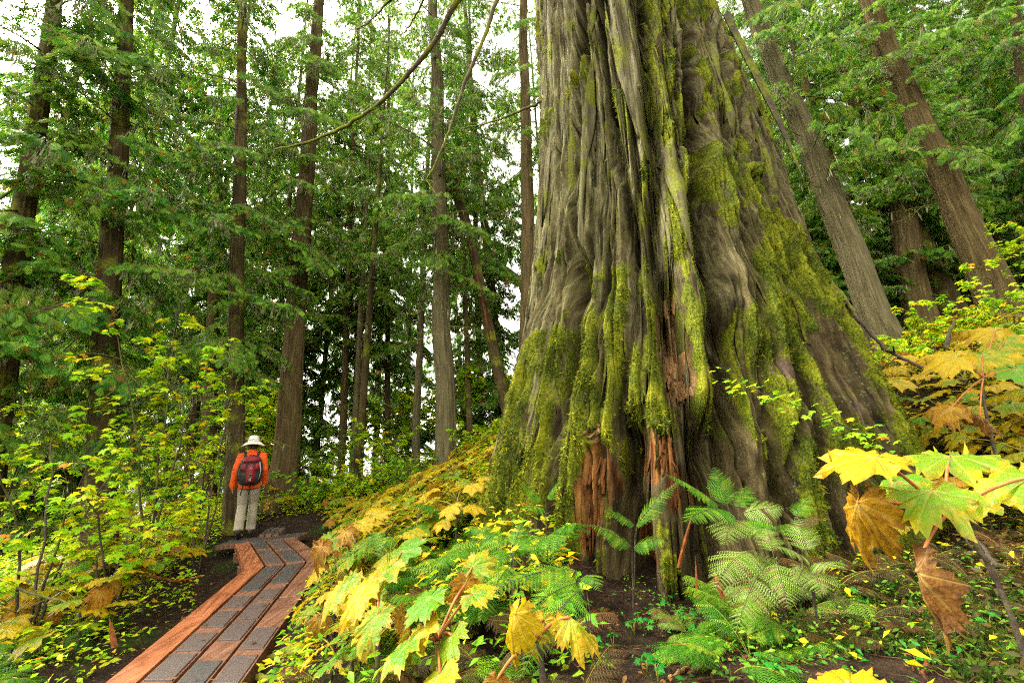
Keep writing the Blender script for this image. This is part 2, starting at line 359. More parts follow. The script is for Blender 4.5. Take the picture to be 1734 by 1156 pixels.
NCX, NR = smooth(NCX), smooth(NR)
NZ = np.r_[-.8, NZ, 12.5]; NCX = np.r_[NCX[0], NCX, NCX[-1]]; NR = np.r_[NR[0] * 1.12, NR, NR[-1] * .72]
TW = nrm((1.85, TY, 0)); TE = np.array([TW[1], -TW[0], 0])
def tree_c(z): return np.interp(z, NZ, NCX)
def tree_r(z): return np.interp(z, NZ, NR)
def tree_hit(u, v):
    """(theta, z) of the nominal trunk surface seen at a pixel"""
    d = ray(u, v); d = d / d[1]
    for Y in np.arange(2.0, 6.2, .02):
        p = CAM + d * Y
        q = np.array([p[0] - tree_c(p[2]), p[1] - TY])
        if np.hypot(*q) < tree_r(p[2]): break
    return math.atan2(q @ TE[:2], -(q @ TW[:2])), p[2]
def track(px):
    a = np.array([tree_hit(*p) for p in px]); a = a[np.argsort(a[:, 1])]
    return a[:, 1], a[:, 0]
th = np.concatenate([np.linspace(-math.pi, -1.75, 40, endpoint=False), np.linspace(-1.75, 1.75, 800), np.linspace(1.75, math.pi, 40, endpoint=False)[1:]])
zz = np.concatenate([np.arange(-.3, 4.2, .014), np.arange(4.2, 8.2, .022), np.arange(8.2, 12.3, .1)])
TH, ZZ = np.meshgrid(th, zz); RN = tree_r(ZZ)
S = TH * np.clip(RN, 0, 1.75)                       # metres along the bark
G = TH * 1.5                                         # grain coordinate: fibres run with the taper
wob = (fbm(G * 1.5, ZZ * .8, 5) - .5)
RA = np.zeros_like(TH); crev = np.zeros_like(TH)
def s_to(tr, wobble=.04):
    z, a = tr; c = np.interp(ZZ, z, a) + wob * wobble
    fade = sstep(z[0] - .35, z[0] + .1, ZZ) * sstep(z[-1] + .35, z[-1] - .1, ZZ)
    return (TH - c) * RN, fade
CREV = [([(1330, 560), (1352, 660), (1350, 760), (1352, 840)], .035, .12), ([(1262, 560), (1275, 660), (1282, 760), (1284, 850)], .03, .14), ([(1225, 230), (1246, 340), (1258, 440)], .03, .10), ([(905, 640), (884, 730), (872, 800)], .03, .12), ([(1140, 60), (1142, 180), (1150, 300)], .03, .14), ([(1052, 640), (1048, 720), (1050, 780)], .03, .12), ([(990, -40), (988, 0), (978, 150), (971, 300), (970, 420), (976, 500)], .055, .5), ([(984, 470), (966, 620), (952, 720), (944, 800), (934, 905)], .09, .55),
        ([(1015, -40), (1018, 60), (1028, 150), (1046, 260), (1062, 340), (1075, 430)], .05, .32), ([(1084, -40), (1086, 0), (1098, 150), (1113, 270), (1104, 360), (1106, 450), (1118, 540)], .06, .36),
        ([(1130, 470), (1138, 540), (1140, 600), (1150, 665), (1172, 730), (1192, 790)], .10, .36), ([(1148, -40), (1151, 0), (1170, 120), (1186, 250), (1186, 330), (1202, 430), (1222, 540), (1232, 640), (1236, 760), (1246, 870)], .095, .55),
        ([(1063, 760), (1060, 840), (1068, 930), (1082, 1015)], .09, .60), ([(1192, 745), (1182, 810), (1186, 900), (1192, 985)], .09, .45), ([(1207, -30), (1228, 110), (1262, 210)], .05, .16),
        (.78, .06, .2), (.95, .04, .16), (1.12, .06, .2), (1.32, .05, .16), (.52, .04, .14), ([(1296, 610), (1310, 700), (1322, 800)], .08, .22), ([(940, -40), (944, 150), (942, 300), (934, 420)], .03, .10), ([(968, 0), (964, 160), (958, 320)], .025, .09),
        ([(1258, 300), (1272, 420), (1284, 540)], .06, .10), ([(868, 760), (858, 830), (866, 900)], .07, .26), ([(1030, 470), (1022, 560), (1026, 650)], .04, .10)]
RIDGE = [([(1022, 540), (1002, 680), (976, 800), (950, 925)], .17, .17), ([(1092, 620), (1108, 720), (1122, 830), (1140, 960)], .13, .12), ([(922, 540), (892, 660), (866, 790), (838, 900)], .2, .16),
         ([(1270, 470), (1300, 560), (1335, 640), (1400, 760)], .22, .08), ([(1040, -40), (1062, 120), (1090, 262)], .10, .12), ([(1165, 560), (1190, 650), (1212, 760), (1216, 900)], .10, .08),
         ([(1130, 0), (1150, 200), (1160, 400)], .08, .07), ([(1290, 700), (1296, 800), (1300, 900)], .14, .07)]
for px, w, h in RIDGE:
    s, f = s_to(track(px)); RA += h * f * np.exp(-np.abs(s / w) ** 2)
for px, w, dp in CREV:
    tr_ = track(px) if isinstance(px, list) else (np.array([-.3, 1.2 + px, 3.9 - px]), np.array([px * .97, px, px * 1.02]))
    s, f = s_to(tr_, .03); w = w * (.75 + .6 * noise2(ZZ * 2.2, ZZ * 0, 31))
    k = f * np.exp(-np.abs(s / w) ** 2.6); RA -= dp * k; crev = np.maximum(crev, k)
    RA += .05 * dp * f * np.exp(-((np.abs(s) - 2.1 * w) / (.9 * w)) ** 2)
low = sstep(5.5, 0, ZZ)
fl = fbm(G * 3.2 + wob * .3, ZZ * .22, 21, 3); RA += (fl - .5) * .13
rd = 1 - np.abs(2 * fbm(G * 7.5 + wob * .3, ZZ * .22, 41, 3) - 1); RA += (rd - .7) * .12
fib = fbm(G * 24 + wob * .6, ZZ * .55, 51, 3); RA += (fib - .5) * .10
fin = fbm(G * 62 + wob * 1.2, ZZ * 1.6, 61, 2); RA += (fin - .5) * .032
crk = lambda f, g_, sd, wd: sstep(wd, 0, np.abs(fbm(G * f + wob * .4, ZZ * g_ * .6, sd, 3) - .5))
CK = np.maximum.reduce([crk(4, .22, 150, .035), crk(7, .30, 151, .045), .8 * crk(14, .5, 152, .05)])
RA -= .15 * crk(4, .22, 150, .035) + .11 * crk(7, .30, 151, .045) + .06 * crk(14, .5, 152, .05) + .025 * crk(28, 1.0, 153, .05)
stepn = fbm(G * 9, ZZ * .9, 71, 2); RA += (np.floor(stepn * 7) / 7 - stepn) * .09 * sstep(.25, -.1, TH)     # broken plates of bark
RA += (fbm(S * 5, ZZ * 4, 81, 4) - .5) * (.035 * low + .02 * sstep(.1, .6, TH)) + (np.abs(fbm(S * 11 + wob, ZZ * 3.5, 83, 3) - .5)) * -.05 * (.5 + sstep(.0, .5, TH))
def spot(u, v, rs, rz, warp=.65):
    a, z = tree_hit(u, v)
    d = np.sqrt(((TH - a) * RN / rs) ** 2 + ((ZZ - z) / rz) ** 2) + (fbm(G * 12, ZZ * 1.6, 91, 4) - .5) * 2 * warp
    return sstep(1.1, .75, d)
# bare wood: rust-red and orange low on the front roots, pale and torn in the hollow
woodm = np.maximum.reduce([spot(1014, 800, .10, .30), spot(996, 870, .09, .26), spot(1112, 770, .15, .20), spot(1142, 830, .08, .22), spot(1190, 850, .07, .25), spot(1085, 940, .12, .2)])
palem = np.maximum.reduce([spot(1143, 580, .13, .42), spot(1150, 640, .13, .18), spot(1136, 480, .06, .22), spot(1010, 735, .06, .06)])
RA -= .05 * woodm + .10 * palem
RA += woodm * (fbm(G * 16, ZZ * 2.5, 95, 3) - .5) * .10 + palem * (fbm(G * 18, ZZ * 3, 96, 3) - .5) * .12
burl = spot(1275, 290, .13, .10, .5); RA += .10 * burl * fbm(S * 14, ZZ * 14, 97, 3) * 1.6
purple = np.maximum.reduce([spot(1320, 625, .06, .09, .8), spot(1420, 640, .07, .07, .8), spot(1440, 700, .05, .09, .8), spot(1330, 480, .05, .1, .8), spot(1030, 480, .05, .3, .6), spot(960, 680, .05, .3, .6), spot(1215, 170, .03, .4, .6)])
# moss: heavy on the buttresses and the right half, streaks on the grey bark above
mn = fbm(S * 1.5, ZZ * 1.0, 101, 4); mn2 = fbm(S * 7, ZZ * 4, 111, 4); mst = fbm(G * 7, ZZ * .5, 121, 3)
bias = np.interp(TH, [-1.6, -.9, -.5, -.1, .25, .7, 1.4], [.10, .06, .01, .03, .10, .17, .17])
bias += .09 * sstep(2.6, 1.2, ZZ) * np.interp(TH, [-1.5, -.5, -.1, .2], [1, .9, .35, .2]) - .10 * sstep(3.2, 5.0, ZZ) * sstep(-.1, -.5, TH)
bias = bias + .10 * sstep(2.4, 1.4, ZZ) * sstep(.0, .25, TH)
for (u, v), rs, rz, am in [((1125, 150), .10, .8, .30), ((1118, 60), .10, .6, .25), ((1190, 130), .10, .6, .2), ((1180, 240), .13, .22, .3), ((925, 700), .3, .6, .12), ((1000, 640), .16, .35, .28), ((960, 860), .1, .4, .3), ((1300, 520), .4, .4, .12),
                          ((1260, 130), .10, .8, .2), ((960, 200), .03, .8, .22), ((1100, 330), .08, .5, .15), ((915, 640), .14, .4, .2)]:
    bias = bias + am * spot(u, v, rs * 1.4, rz * 1.3, .4)
mossv = (mn - .5) * .85 + .165 + mn2 * .50 + mst * .25 + bias + np.clip(RA, -.1, .12) * .6
moss = sstep(.60, .76, mossv) * (1 - .75 * woodm) * (1 - palem * .9) * (1 - .35 * purple) * (1 - .6 * crev) * (1 - .75 * CK)
RA += moss * (.008 + .035 * fbm(S * 12, ZZ * 8, 131, 4))
grey = np.clip(-.6 * sstep(1.7, .9, ZZ) + sstep(1.6, 4.2, ZZ) * .85 + sstep(-.2, -.7, TH) * .25 - sstep(.3, .8, TH) * .35 + (fbm(G * 4, ZZ * .6, 141) - .5) * 1.0, 0, 1)
RT = RN + RA
front = np.clip((np.cos(TH) + .3), 0, 1); RT = RN + RA * lerp(.6, 1, front)
PX = tree_c(ZZ)[..., None] * np.array([1, 0, 0]) + np.array([0, TY, 0]) + np.array([0, 0, 1]) * ZZ[..., None]
TV = PX + RT[..., None] * (-TW * np.cos(TH)[..., None] + TE * np.sin(TH)[..., None])
def surf(theta, z, lift=0.0, smoothk=0):
    """point on the finished trunk"""
    j = min(max(int(np.searchsorted(zz, z)), 0), len(zz) - 1); i = min(max(int(np.searchsorted(th, theta)), 0), len(th) - 1)
    k = 6 if smoothk else 0
    r = RT[max(j - k, 0):j + k + 1, max(i - k, 0):i + k + 1].mean() + lift
    return np.array([tree_c(z), TY, z]) + r * (-TW * math.cos(theta) + TE * math.sin(theta))

t = NT('giant_bark'); bk = t.attr('bk', True); P = t.pos()
f1 = t.noise(t.mapping(bk, (34, 1.5, 1)), 1.0, 6, .65); f2 = t.noise(t.mapping(bk, (9, .5, 1)), 1.0, 4); f3 = t.noise(P, 26.0, 4, .65)
cg = t.ramp(f1, [(.37, (.016, .013, .006)), (.46, (.085, .075, .034)), (.56, (.20, .18, .085)), (.68, (.38, .35, .19))])
cb = t.ramp(f1, [(.36, (.010, .007, .004)), (.5, (.055, .040, .018)), (.66, (.15, .11, .048))])
c = t.mix(t.attr('grey'), cb, cg)
c = t.mix(t.rangef(f2, .4, .65, 0, .5), c, (.11, .078, .034))
lic = t.math('MULTIPLY', t.rangef(t.noise(P, 34.0, 5, .7), .58, .66), t.rangef(t.noise(P, 2.0, 3), .42, .6))
c = t.mix(t.math('MULTIPLY', lic, .75), c, (.25, .28, .16))
c = t.mix(t.math('MULTIPLY', t.attr('purple'), t.rangef(f1, .4, .6, .0, .7)), c, (.11, .06, .065))
wdm = t.rangef(t.math('ADD', t.attr('wood'), t.math('MULTIPLY', t.math('SUBTRACT', t.math('ADD', t.math('MULTIPLY', f2, .6), t.math('MULTIPLY', f1, .4)), .5), 3.2)), .55, .85)
c = t.mix(wdm, c, t.ramp(f1, [(.3, (.03, .008, .004)), (.46, (.10, .036, .012)), (.58, (.26, .105, .028)), (.76, (.36, .2, .07))]))
c = t.mix(t.attr('pale'), c, t.ramp(f1, [(.3, (.08, .035, .014)), (.5, (.25, .14, .055)), (.7, (.42, .28, .13))]))
mc = t.ramp(t.math('ADD', t.math('MULTIPLY', t.noise(P, 60.0, 4, .7), .6), t.math('MULTIPLY', t.noise(P, 3.0, 3), .5)), [(.40, (.010, .018, .002)), (.49, (.045, .065, .004)), (.58, (.135, .158, .006)), (.68, (.27, .25, .014))])
mm = t.rangef(t.math('ADD', t.attr('moss'), t.math('MULTIPLY', t.math('SUBTRACT', f3, .5), 1.3)), .34, .62)
c = t.mix(t.math('MULTIPLY', t.rangef(t.noise(P, 5.0, 4), .45, .65, 0, .30), t.rangef(t.noise(P, 70.0, 3), .35, .6)), c, (.12, .13, .012))
c = t.mix(t.math('MULTIPLY', mm, .92), c, mc)
f4 = t.noise(t.mapping(bk, (85, 5, 1)), 1.0, 3, .6)
c = t.mix(1.0, c, t.n('CombineColor', Red=t.rangef(f4, .3, .7, .62, 1.3), Green=t.rangef(f4, .3, .7, .62, 1.3), Blue=t.rangef(f4, .3, .7, .62, 1.3)).outputs[0], 'MULTIPLY')
hb = t.math('ADD', t.math('MULTIPLY', f1, .8), t.math('MULTIPLY', f3, .6))
M['giant'] = t.finish(c, .85, .05, t.bump(hb, .9, .03))
giant = thing('giant_tree', 'enormous old cedar with deeply furrowed grey bark and mossy flared roots', 'tree', (float(tree_c(.8)), TY, .8))
def local(v): return np.asarray(v) - np.array(giant.location)
BKV = np.stack([TH * 1.5, ZZ, ZZ * 0], -1)
grid_mesh('trunk', local(TV), len(th), len(zz), M['giant'], giant, True, {'moss': moss, 'wood': woodm, 'pale': palem, 'purple': purple, 'grey': grey}, {'bk': BKV})

# moss tufts that stand out of the bark: real little cushions of short blades
def tufts(pts, nors, sizes, rng, blades=5):
    N = len(pts); B = N * blades
    d = np.repeat(nors, blades, 0) + rng.normal(0, .55, (B, 3)); d[:, 2] -= .1; d /= np.linalg.norm(d, axis=1, keepdims=True)
    p = np.repeat(pts, blades, 0) + rng.normal(0, .35, (B, 3)) * np.repeat(sizes, blades)[:, None] * .6
    L = np.repeat(sizes, blades)[:, None] * rng.uniform(.6, 1.3, (B, 1))
    sd_ = np.cross(d, rng.normal(0, 1, (B, 3))); sd_ /= np.linalg.norm(sd_, axis=1, keepdims=True) + 1e-9
    V = np.stack([p - sd_ * L * .22, p + sd_ * L * .22, p + d * L + np.array([0, 0, -.25]) * L], 1)
    return V.reshape(-1, 3), np.arange(B * 3).reshape(-1, 3), np.repeat(rng.uniform(0, 1, N), blades * 3)
def tri_mesh(name, V, T, mat, rnd=None, parent=None):
    me = bpy.data.meshes.new(name); me.vertices.add(len(V)); me.vertices.foreach_set('co', np.ascontiguousarray(V, dtype=np.float32).ravel())
    k = T.shape[1]; me.loops.add(T.size); me.loops.foreach_set('vertex_index', T.astype(np.int32).ravel())
    me.polygons.add(len(T)); me.polygons.foreach_set('loop_start', np.arange(0, T.size, k, dtype=np.int32))
    if rnd is not None: me.attributes.new('rnd', 'FLOAT', 'POINT').data.foreach_set('value', rnd.astype(np.float32))
    for m in (mat if isinstance(mat, list) else [mat]): me.materials.append(m)
    me.update(calc_edges=True); me.validate(); return obj(name, me, parent)
M['moss'] = leaf_mat('moss_blades', [(0, (.022, .045, .003)), (.4, (.062, .092, .004)), (.72, (.14, .172, .006)), (.9, (.24, .225, .012)), (1, (.10, .055, .015))], .35, .8, .1, 6)
dn = np.gradient(TV, axis=1), np.gradient(TV, axis=0); NV = np.cross(dn[0], dn[1]); NV /= np.linalg.norm(NV, axis=2, keepdims=True) + 1e-9
cand = np.argwhere((moss > .3 + .5 * RNG.random(moss.shape)) & (np.abs(TH) < 1.75) & (ZZ > .3) & (ZZ < 8.0))
cand = cand[RNG.choice(len(cand), min(60000, len(cand)), replace=False)]
ptm, nrmm = TV[cand[:, 0], cand[:, 1]], NV[cand[:, 0], cand[:, 1]]
szm = (.006 + .020 * RNG.random(len(cand)) ** 1.5 * sstep(.35, .65, noise2(ptm[:, 0] * 6 + ptm[:, 1] * 6, ptm[:, 2] * 5, 17))) * (1 + .5 * sstep(2.6, 1.0, ptm[:, 2]))
V, T_, rn = tufts(local(ptm), nrmm, szm, RNG, 4)
tag(tri_mesh('moss', V, T_, M['moss'], rn * .6 + .2 * np.repeat(noise2(ptm[:, 0] * 3, ptm[:, 2] * 3, 7), 12), giant), None, None, None, 'stuff')

# loose slabs and strips of bark, each a piece of its own
M['slab'] = wood_mat('bark_slab', (.025, .02, .010), (.11, .095, .048), (.28, .25, .14), 'bk', (34, 1.6, 1), .28, 1.0)
M['slab_dark'] = wood_mat('bark_slab_dark', (.012, .008, .004), (.045, .032, .015), (.11, .08, .035), 'bk', (34, 1.6, 1), .28, 1.0)
def strip(px, w, lift0, lift1, mat, name='bark_strip', rag=.25, thick=.022, nU=7, nV=22, zth=None, label=None):
    """a slab of bark along picture points (top to bottom) or a (theta, z) track, lifting off towards its lower end"""
    z, a = track(px) if zth is None else zth
    L = z[-1] - z[0]; base = np.zeros((nV, nU, 3)); outw = np.zeros((nV, nU, 3)); bkc = np.zeros((nV, nU, 3)); sd0 = random.random() * 50
    for i in range(nV):
        tt = i / (nV - 1)
        for k in range(nU):
            s = k / (nU - 1) * 2 - 1
            rg = rag * L * (noise2(s * 2.6 + sd0, sd0, 3) - .3) * sstep(.5, 1, tt)
            zc = z[-1] - tt * L + max(rg, -.02)
            thc = np.interp(zc, z, a) + s * w / tree_r(zc) * (1 - .35 * sstep(.6, 1, tt) * (.5 + noise2(sd0, tt * 4, 5))) + (noise2(zc * 3, sd0, 8) - .5) * .02
            lift = lerp(lift0, lift1, tt ** 2) + .012 * (noise2(s * 4 + sd0, zc * 2, 6) - .5) - .012 * s * s
            base[i, k] = surf(thc, zc, 0, 1); n_ = -TW * math.cos(thc) + TE * math.sin(thc); outw[i, k] = n_
            base[i, k] += n_ * lift; bkc[i, k] = (thc * 1.5, zc, 0)
    top = base + outw * thick * .5; bot = base - outw * thick * .5
    V = np.concatenate([local(top).reshape(-1, 3), local(bot).reshape(-1, 3)]); n = nU * nV
    f = []
    for i in range(nV - 1):
        for k in range(nU - 1):
            q = [i * nU + k, i * nU + k + 1, (i + 1) * nU + k + 1, (i + 1) * nU + k]
            f += [tuple(q[::-1]), tuple(n + x for x in q)]
    rim = [k for k in range(nU)] + [i * nU + nU - 1 for i in range(1, nV)] + [(nV - 1) * nU + k for k in range(nU - 2, -1, -1)] + [i * nU for i in range(nV - 2, 0, -1)]
    f += [(rim[i], rim[(i + 1) % len(rim)], n + rim[(i + 1) % len(rim)], n + rim[i]) for i in range(len(rim))]
    me = bpy.data.meshes.new(name); me.from_pydata(V.tolist(), [], f); me.materials.append(mat)
    me.attributes.new('bk', 'FLOAT_VECTOR', 'POINT').data.foreach_set('vector', np.concatenate([bkc.reshape(-1, 3)] * 2).astype(np.float32).ravel())
    me.polygons.foreach_set('use_smooth', np.ones(len(me.polygons), dtype=bool)); me.update()
    o = obj(name, me, giant)
    if label: o['label'] = label
    return o
strip([(1042, -60), (1050, 60), (1068, 150), (1098, 272)], .10, .05, .10, M['slab'], rag=.18, thick=.035, nU=9, nV=30, label='broad grey slab of bark with a ragged free lower end')
strip([(1004, -60), (1000, 60), (996, 200), (990, 330), (988, 535)], .035, .04, .10, M['slab'], rag=.12, thick=.03, label='narrow grey strip of bark ending in a point over a dark crevice')
strip([(1190, -40), (1205, 60), (1222, 150), (1240, 230)], .05, .04, .06, M['slab'], rag=.2)
strip([(965, -60), (962, 120), (962, 300), (970, 480)], .05, .03, .06, M['slab'], rag=.2)
strip([(930, -40), (934, 120), (932, 260), (926, 380)], .06, .02, .05, M['slab'], rag=.25)
strip([(1125, 250), (1150, 350), (1180, 440), (1205, 520)], .06, .05, .07, M['slab'], rag=.2, thick=.03)
strip([(1105, -60), (1112, 90), (1125, 220)], .05, .03, .05, M['slab_dark'], rag=.2)
strip([(1062, 280), (1080, 350), (1090, 440), (1098, 540)], .05, .03, .06, M['slab'], rag=.25)
strip([(1165, 470), (1180, 560), (1195, 640), (1215, 720)], .06, .02, .04, M['slab_dark'], rag=.2)
for k in range(190):
    a0 = random.choice([uni(-1.3, -.3), uni(-1.0, .25), uni(-.9, .2), uni(0, 1.2)]); z1 = uni(1.7, 7.8); L = uni(.6, 2.4)
    zt = np.array([z1 - L, z1]); aa = np.array([a0 * 1.0 + uni(-.015, .015), a0])
    strip(None, uni(.006, .028) if k % 5 else uni(.03, .05), uni(-.004, .012), uni(.006, .04), M['slab'] if a0 < .2 and z1 > 2.8 else M['slab_dark'], rag=uni(.15, .6), thick=uni(.006, .014), nU=4, nV=18, zth=(zt, aa))
# torn fibres of pale and rusty wood
def splinter(u, v, n, mat, wid, ln, spread):
    for k in range(n):
        a0, z0 = tree_hit(u + uni(-spread, spread), v + uni(-spread * .6, spread * .6)); L = ln * uni(.5, 1.3)
        strip(None, wid * uni(.5, 1.3), uni(.01, .03), uni(.02, .07), mat, 'splinter', uni(.3, .8), uni(.006, .014), 4, 8, (np.array([z0 - L, z0]), np.array([a0 + uni(-.02, .02), a0])))
splinter(1138, 475, 7, M['pale_wood'], .016, .22, 8); splinter(1146, 590, 12, M['pale_wood'], .022, .26, 16); splinter(1152, 640, 9, M['pale_wood'], .02, .16, 18)
splinter(1112, 750, 16, M['rot'], .012, .2, 26); splinter(1140, 800, 9, M['rot'], .010, .2, 18); splinter(1014, 780, 9, M['rot'], .010, .28, 14); splinter(1000, 860, 8, M['rot'], .012, .3, 14); splinter(1012, 722, 6, M['pale_wood'], .012, .06, 9)
# the dead slab that hangs clear of the trunk's right edge
hp = [(1234, 20), (1264, 83), (1296, 146), (1322, 203), (1344, 253), (1362, 308)]; V = []
for i, (u, v) in enumerate(hp):
    c = at(u, v, 5.0 - .02 * i); w = lerp(.10, .006, (i / 5) ** 2.2) * uni(.8, 1.2); dd = nrm(at(u - 40, v + 25, 5.0) - c); ff = nrm(c - CAM)
    V.append([c + dd * w * q + ff * e + dd * .01 * math.sin(i * 2) for q, e in ((-.2, -.02), (1, -.03), (1.2, .03), (-.1, .03))])
b = MB(); n_ = 4
b.add(local(np.array(V).reshape(-1, 3)), [(i * 4 + j, i * 4 + (j + 1) % 4, i * 4 + 4 + (j + 1) % 4, i * 4 + 4 + j) for i in range(5) for j in range(4)] + [(3, 2, 1, 0), (20, 21, 22, 23)])
for (u0, v0, u1, v1) in [(1300, 215, 1318, 290), (1318, 250, 1338, 318), (1286, 190, 1296, 240), (1262, 140, 1270, 200)]:
    p0, p1 = at(u0, v0, 4.95), at(u1, v1, 4.9); b.tube(local([p0, lerp(p0, p1, .5) + [.01, 0, .01], p1]), [.022, .016, .004], 5)
o = b.build('hanging_bark', M['stem'], giant, False); o['label'] = 'dark slab of dead bark hanging clear of the trunk'

# long bare limbs that arch out of the top of the picture
def limb(px, Y0, Y1, r0, r1, extra=None, name='limb', mat='branch', parent=giant, label=None, twigs=0):
    K = len(px); pts = [at(u, v, lerp(Y0, Y1, i / (K - 1))) for i, (u, v) in enumerate(px)]
    pts = np.array(([extra] if extra is not None else []) + pts)
    tt = np.linspace(0, 1, len(pts)); q = np.linspace(0, 1, len(pts) * 5)
    k = len(pts); P_ = np.stack([np.interp(q, tt, pts[:, i]) for i in range(3)], 1)
    for _ in range(3): P_[1:-1] = (P_[:-2] + 2 * P_[1:-1] + P_[2:]) / 4
    P_[1:-1] += RNG.normal(0, .006, (len(P_) - 2, 3))
    b = MB(); off = np.array(parent.location); b.tube(P_ - off, np.linspace(r0, r1, len(P_)) * RNG.uniform(.85, 1.15, len(P_)), 7)
    for _ in range(twigs):
        i = random.randrange(len(P_) // 3, len(P_)); p = P_[i] - off; d = np.array([uni(-.3, .3), uni(-.2, .2), uni(-.5, .15)]) * uni(.4, 1.2)
        b.tube([p, p + d * .5 + [uni(-.03, .03), 0, .03], p + d], [r1 * .7, r1 * .5, r1 * .25], 4)
    o = b.build(name, M[mat], parent)
    if label: o['label'] = label
    return o
limb([(776, -10), (752, 45), (715, 100), (655, 165), (590, 212), (530, 240), (465, 253)], 4.3, 5.6, .05, .014, surf(-.9, 9.4), label='long bare limb arching down to the left', twigs=10)
limb([(842, -5), (818, 70), (792, 125), (772, 185), (755, 240), (735, 280), (722, 305)], 4.4, 4.8, .035, .008, surf(-.95, 9.8), twigs=8)
limb([(668, -10), (640, 25), (615, 45), (590, 53)], 4.2, 5.2, .02, .008, surf(-1.0, 10.5), twigs=4)
limb([(722, -10), (705, 25), (690, 50), (675, 62)], 4.4, 5.2, .02, .006, surf(-1.0, 10.2), twigs=4)
limb([(918, 172), (880, 188), (840, 205), (800, 215), (760, 218)], 4.9, 5.6, .022, .006, None, twigs=6)
limb([(1384, 455), (1420, 490), (1462, 555), (1500, 592), (1540, 612), (1578, 632)], 4.5, 3.9, .022, .013, None, 'broken_branch', 'stem', label='reddish broken branch leaning off the right side of the trunk', twigs=3)

# ------------------------------------------------------------------ the boardwalk
def deck(u, v, lift=0.0):
    d = ray(u, v); s = .114; tt = (-3 * s - CAMZ) / (d[2] - d[1] * s); p = CAM + d * tt; p[2] += lift; return p
def cpx(x, y): return (170 + x / 3.777, 850 + y / 3.777)
def plank_mat(name, c0, c1, c2):
    t = NT(name); bk = t.attr('bk', True); o_ = t.n('ObjectInfo').outputs['Random']
    f = t.noise(t.n('VectorMath', _operation='ADD', i0=t.mapping(bk, (26, 1.3, 1)), i1=t.n('CombineXYZ', X=t.math('MULTIPLY', o_, 91.0)).outputs[0]).outputs[0], 1.0, 6, .6); f2 = t.noise(t.pos(), 4.0, 4)
    c = t.ramp(f, [(.3, c0), (.5, c1), (.72, c2)])
    c = t.mix(t.rangef(f2, .48, .68, 0, .6), c, c0)
    c = t.mix(t.rangef(t.noise(t.pos(), 60.0, 3), .62, .72, 0, .5), c, (.10, .05, .03))
    return t.finish(c, t.rangef(f2, .4, .65, .62, .42), .2, t.bump(f, .35, .01))
M['plank'] = plank_mat('stained_plank', (.09, .026, .011), (.20, .062, .022), (.30, .115, .042))
M['plank_worn'] = plank_mat('worn_plank', (.06, .026, .015), (.115, .05, .026), (.165, .08, .045))
def grit_mat(name, c0, c1):
    t = NT(name); n1 = t.noise(t.pos(), 170.0, 3, .8); n2 = t.noise(t.pos(), 3.0, 3)
    c = t.mix(t.rangef(n1, .35, .68), c0, c1); c = t.mix(t.rangef(t.noise(t.pos(), 90.0, 1), .78, .82, 0, .3), c, (.2, .18, .16))
    c = t.mix(t.rangef(n2, .45, .7, 0, .4), c, (.055, .034, .026))
    return t.finish(c, .6, .2, t.bump(n1, .5, .004))
M['grit_dark'] = grit_mat('dark_shingle', (.017, .0155, .0145), (.054, .049, .045)); M['grit_brown'] = grit_mat('brown_shingle', (.030, .021, .018), (.082, .060, .052))
boardwalk = thing('boardwalk', 'zigzag boardwalk of red stained planks with grey non-slip shingles', None, (-3.0, 5.0, BW(5.0)))
tag(boardwalk, kind='structure')
def bl(p): return np.asarray(p) - np.array(boardwalk.location)
def quad(a0, b0, a1, b1, t0, t1, s0=0.0, s1=1.0, lift=0.0):
    """corners on the deck: (left,right) line at the near end, (left,right) at the far end, in picture points"""
    # interpolate on the deck itself, so that spacing is even in space
    A0, B0, A1, B1 = [deck(*p) for p in (a0, b0, a1, b1)]
    def pt(s, t): return lerp(lerp(A0, B0, s), lerp(A1, B1, s), t) + np.array([0, 0, lift])
    return [pt(s0, t0), pt(s1, t0), pt(s1, t1), pt(s0, t1)]
def board(q, dz, mat, name, jitter=.004):
    q = np.array(q) + np.array([0, 0, uni(-jitter, jitter)]); b = MB(); ql = bl(q)
    c, ax = ql.mean(0), nrm((ql[3] + ql[2] - ql[0] - ql[1]) / 2); sx = nrm((ql[1] + ql[2] - ql[0] - ql[3]) / 2)
    b.hexa(ql, dz); me = b.mesh(name, [M[mat]], False); co = b.v[0] - c
    me.attributes.new('bk', 'FLOAT_VECTOR', 'POINT').data.foreach_set('vector', np.stack([co @ sx, co @ ax, co[:, 2]], 1).astype(np.float32).ravel())
    return obj(name, me, boardwalk)
# lines between the boards of the near straight run (crop coordinates): near end and kink
NEAR = [cpx(18, 1156), cpx(235, 1156), cpx(468, 1156), cpx(692, 1156), cpx(912, 1156)]
KINK = [cpx(915, 430), cpx(1055, 405), cpx(1185, 395), cpx(1320, 378), cpx(1386, 420)]
B3 = [deck(*p) for p in NEAR]; K3 = [deck(*p) for p in KINK]
K3[4] = K3[3] + (K3[3] - K3[2]) * 1.05
PB = [(852, 268), (955, 252), (1052, 240), (1160, 232), (1245, 220)]; L3 = [deck(*cpx(*p)) for p in PB]
def run(A, B, i, t0, t1, gap=.018, lift=0.0, inset=0.0):
    a0, a1 = lerp(A[i], B[i], t0), lerp(A[i], B[i], t1); b0, b1 = lerp(A[i + 1], B[i + 1], t0), lerp(A[i + 1], B[i + 1], t1)
    s = nrm(b0 - a0); g = gap + inset
    return np.array([a0 + s * g, b0 - s * g, b1 - s * g, a1 + s * g]) + [0, 0, lift]
Z = B3
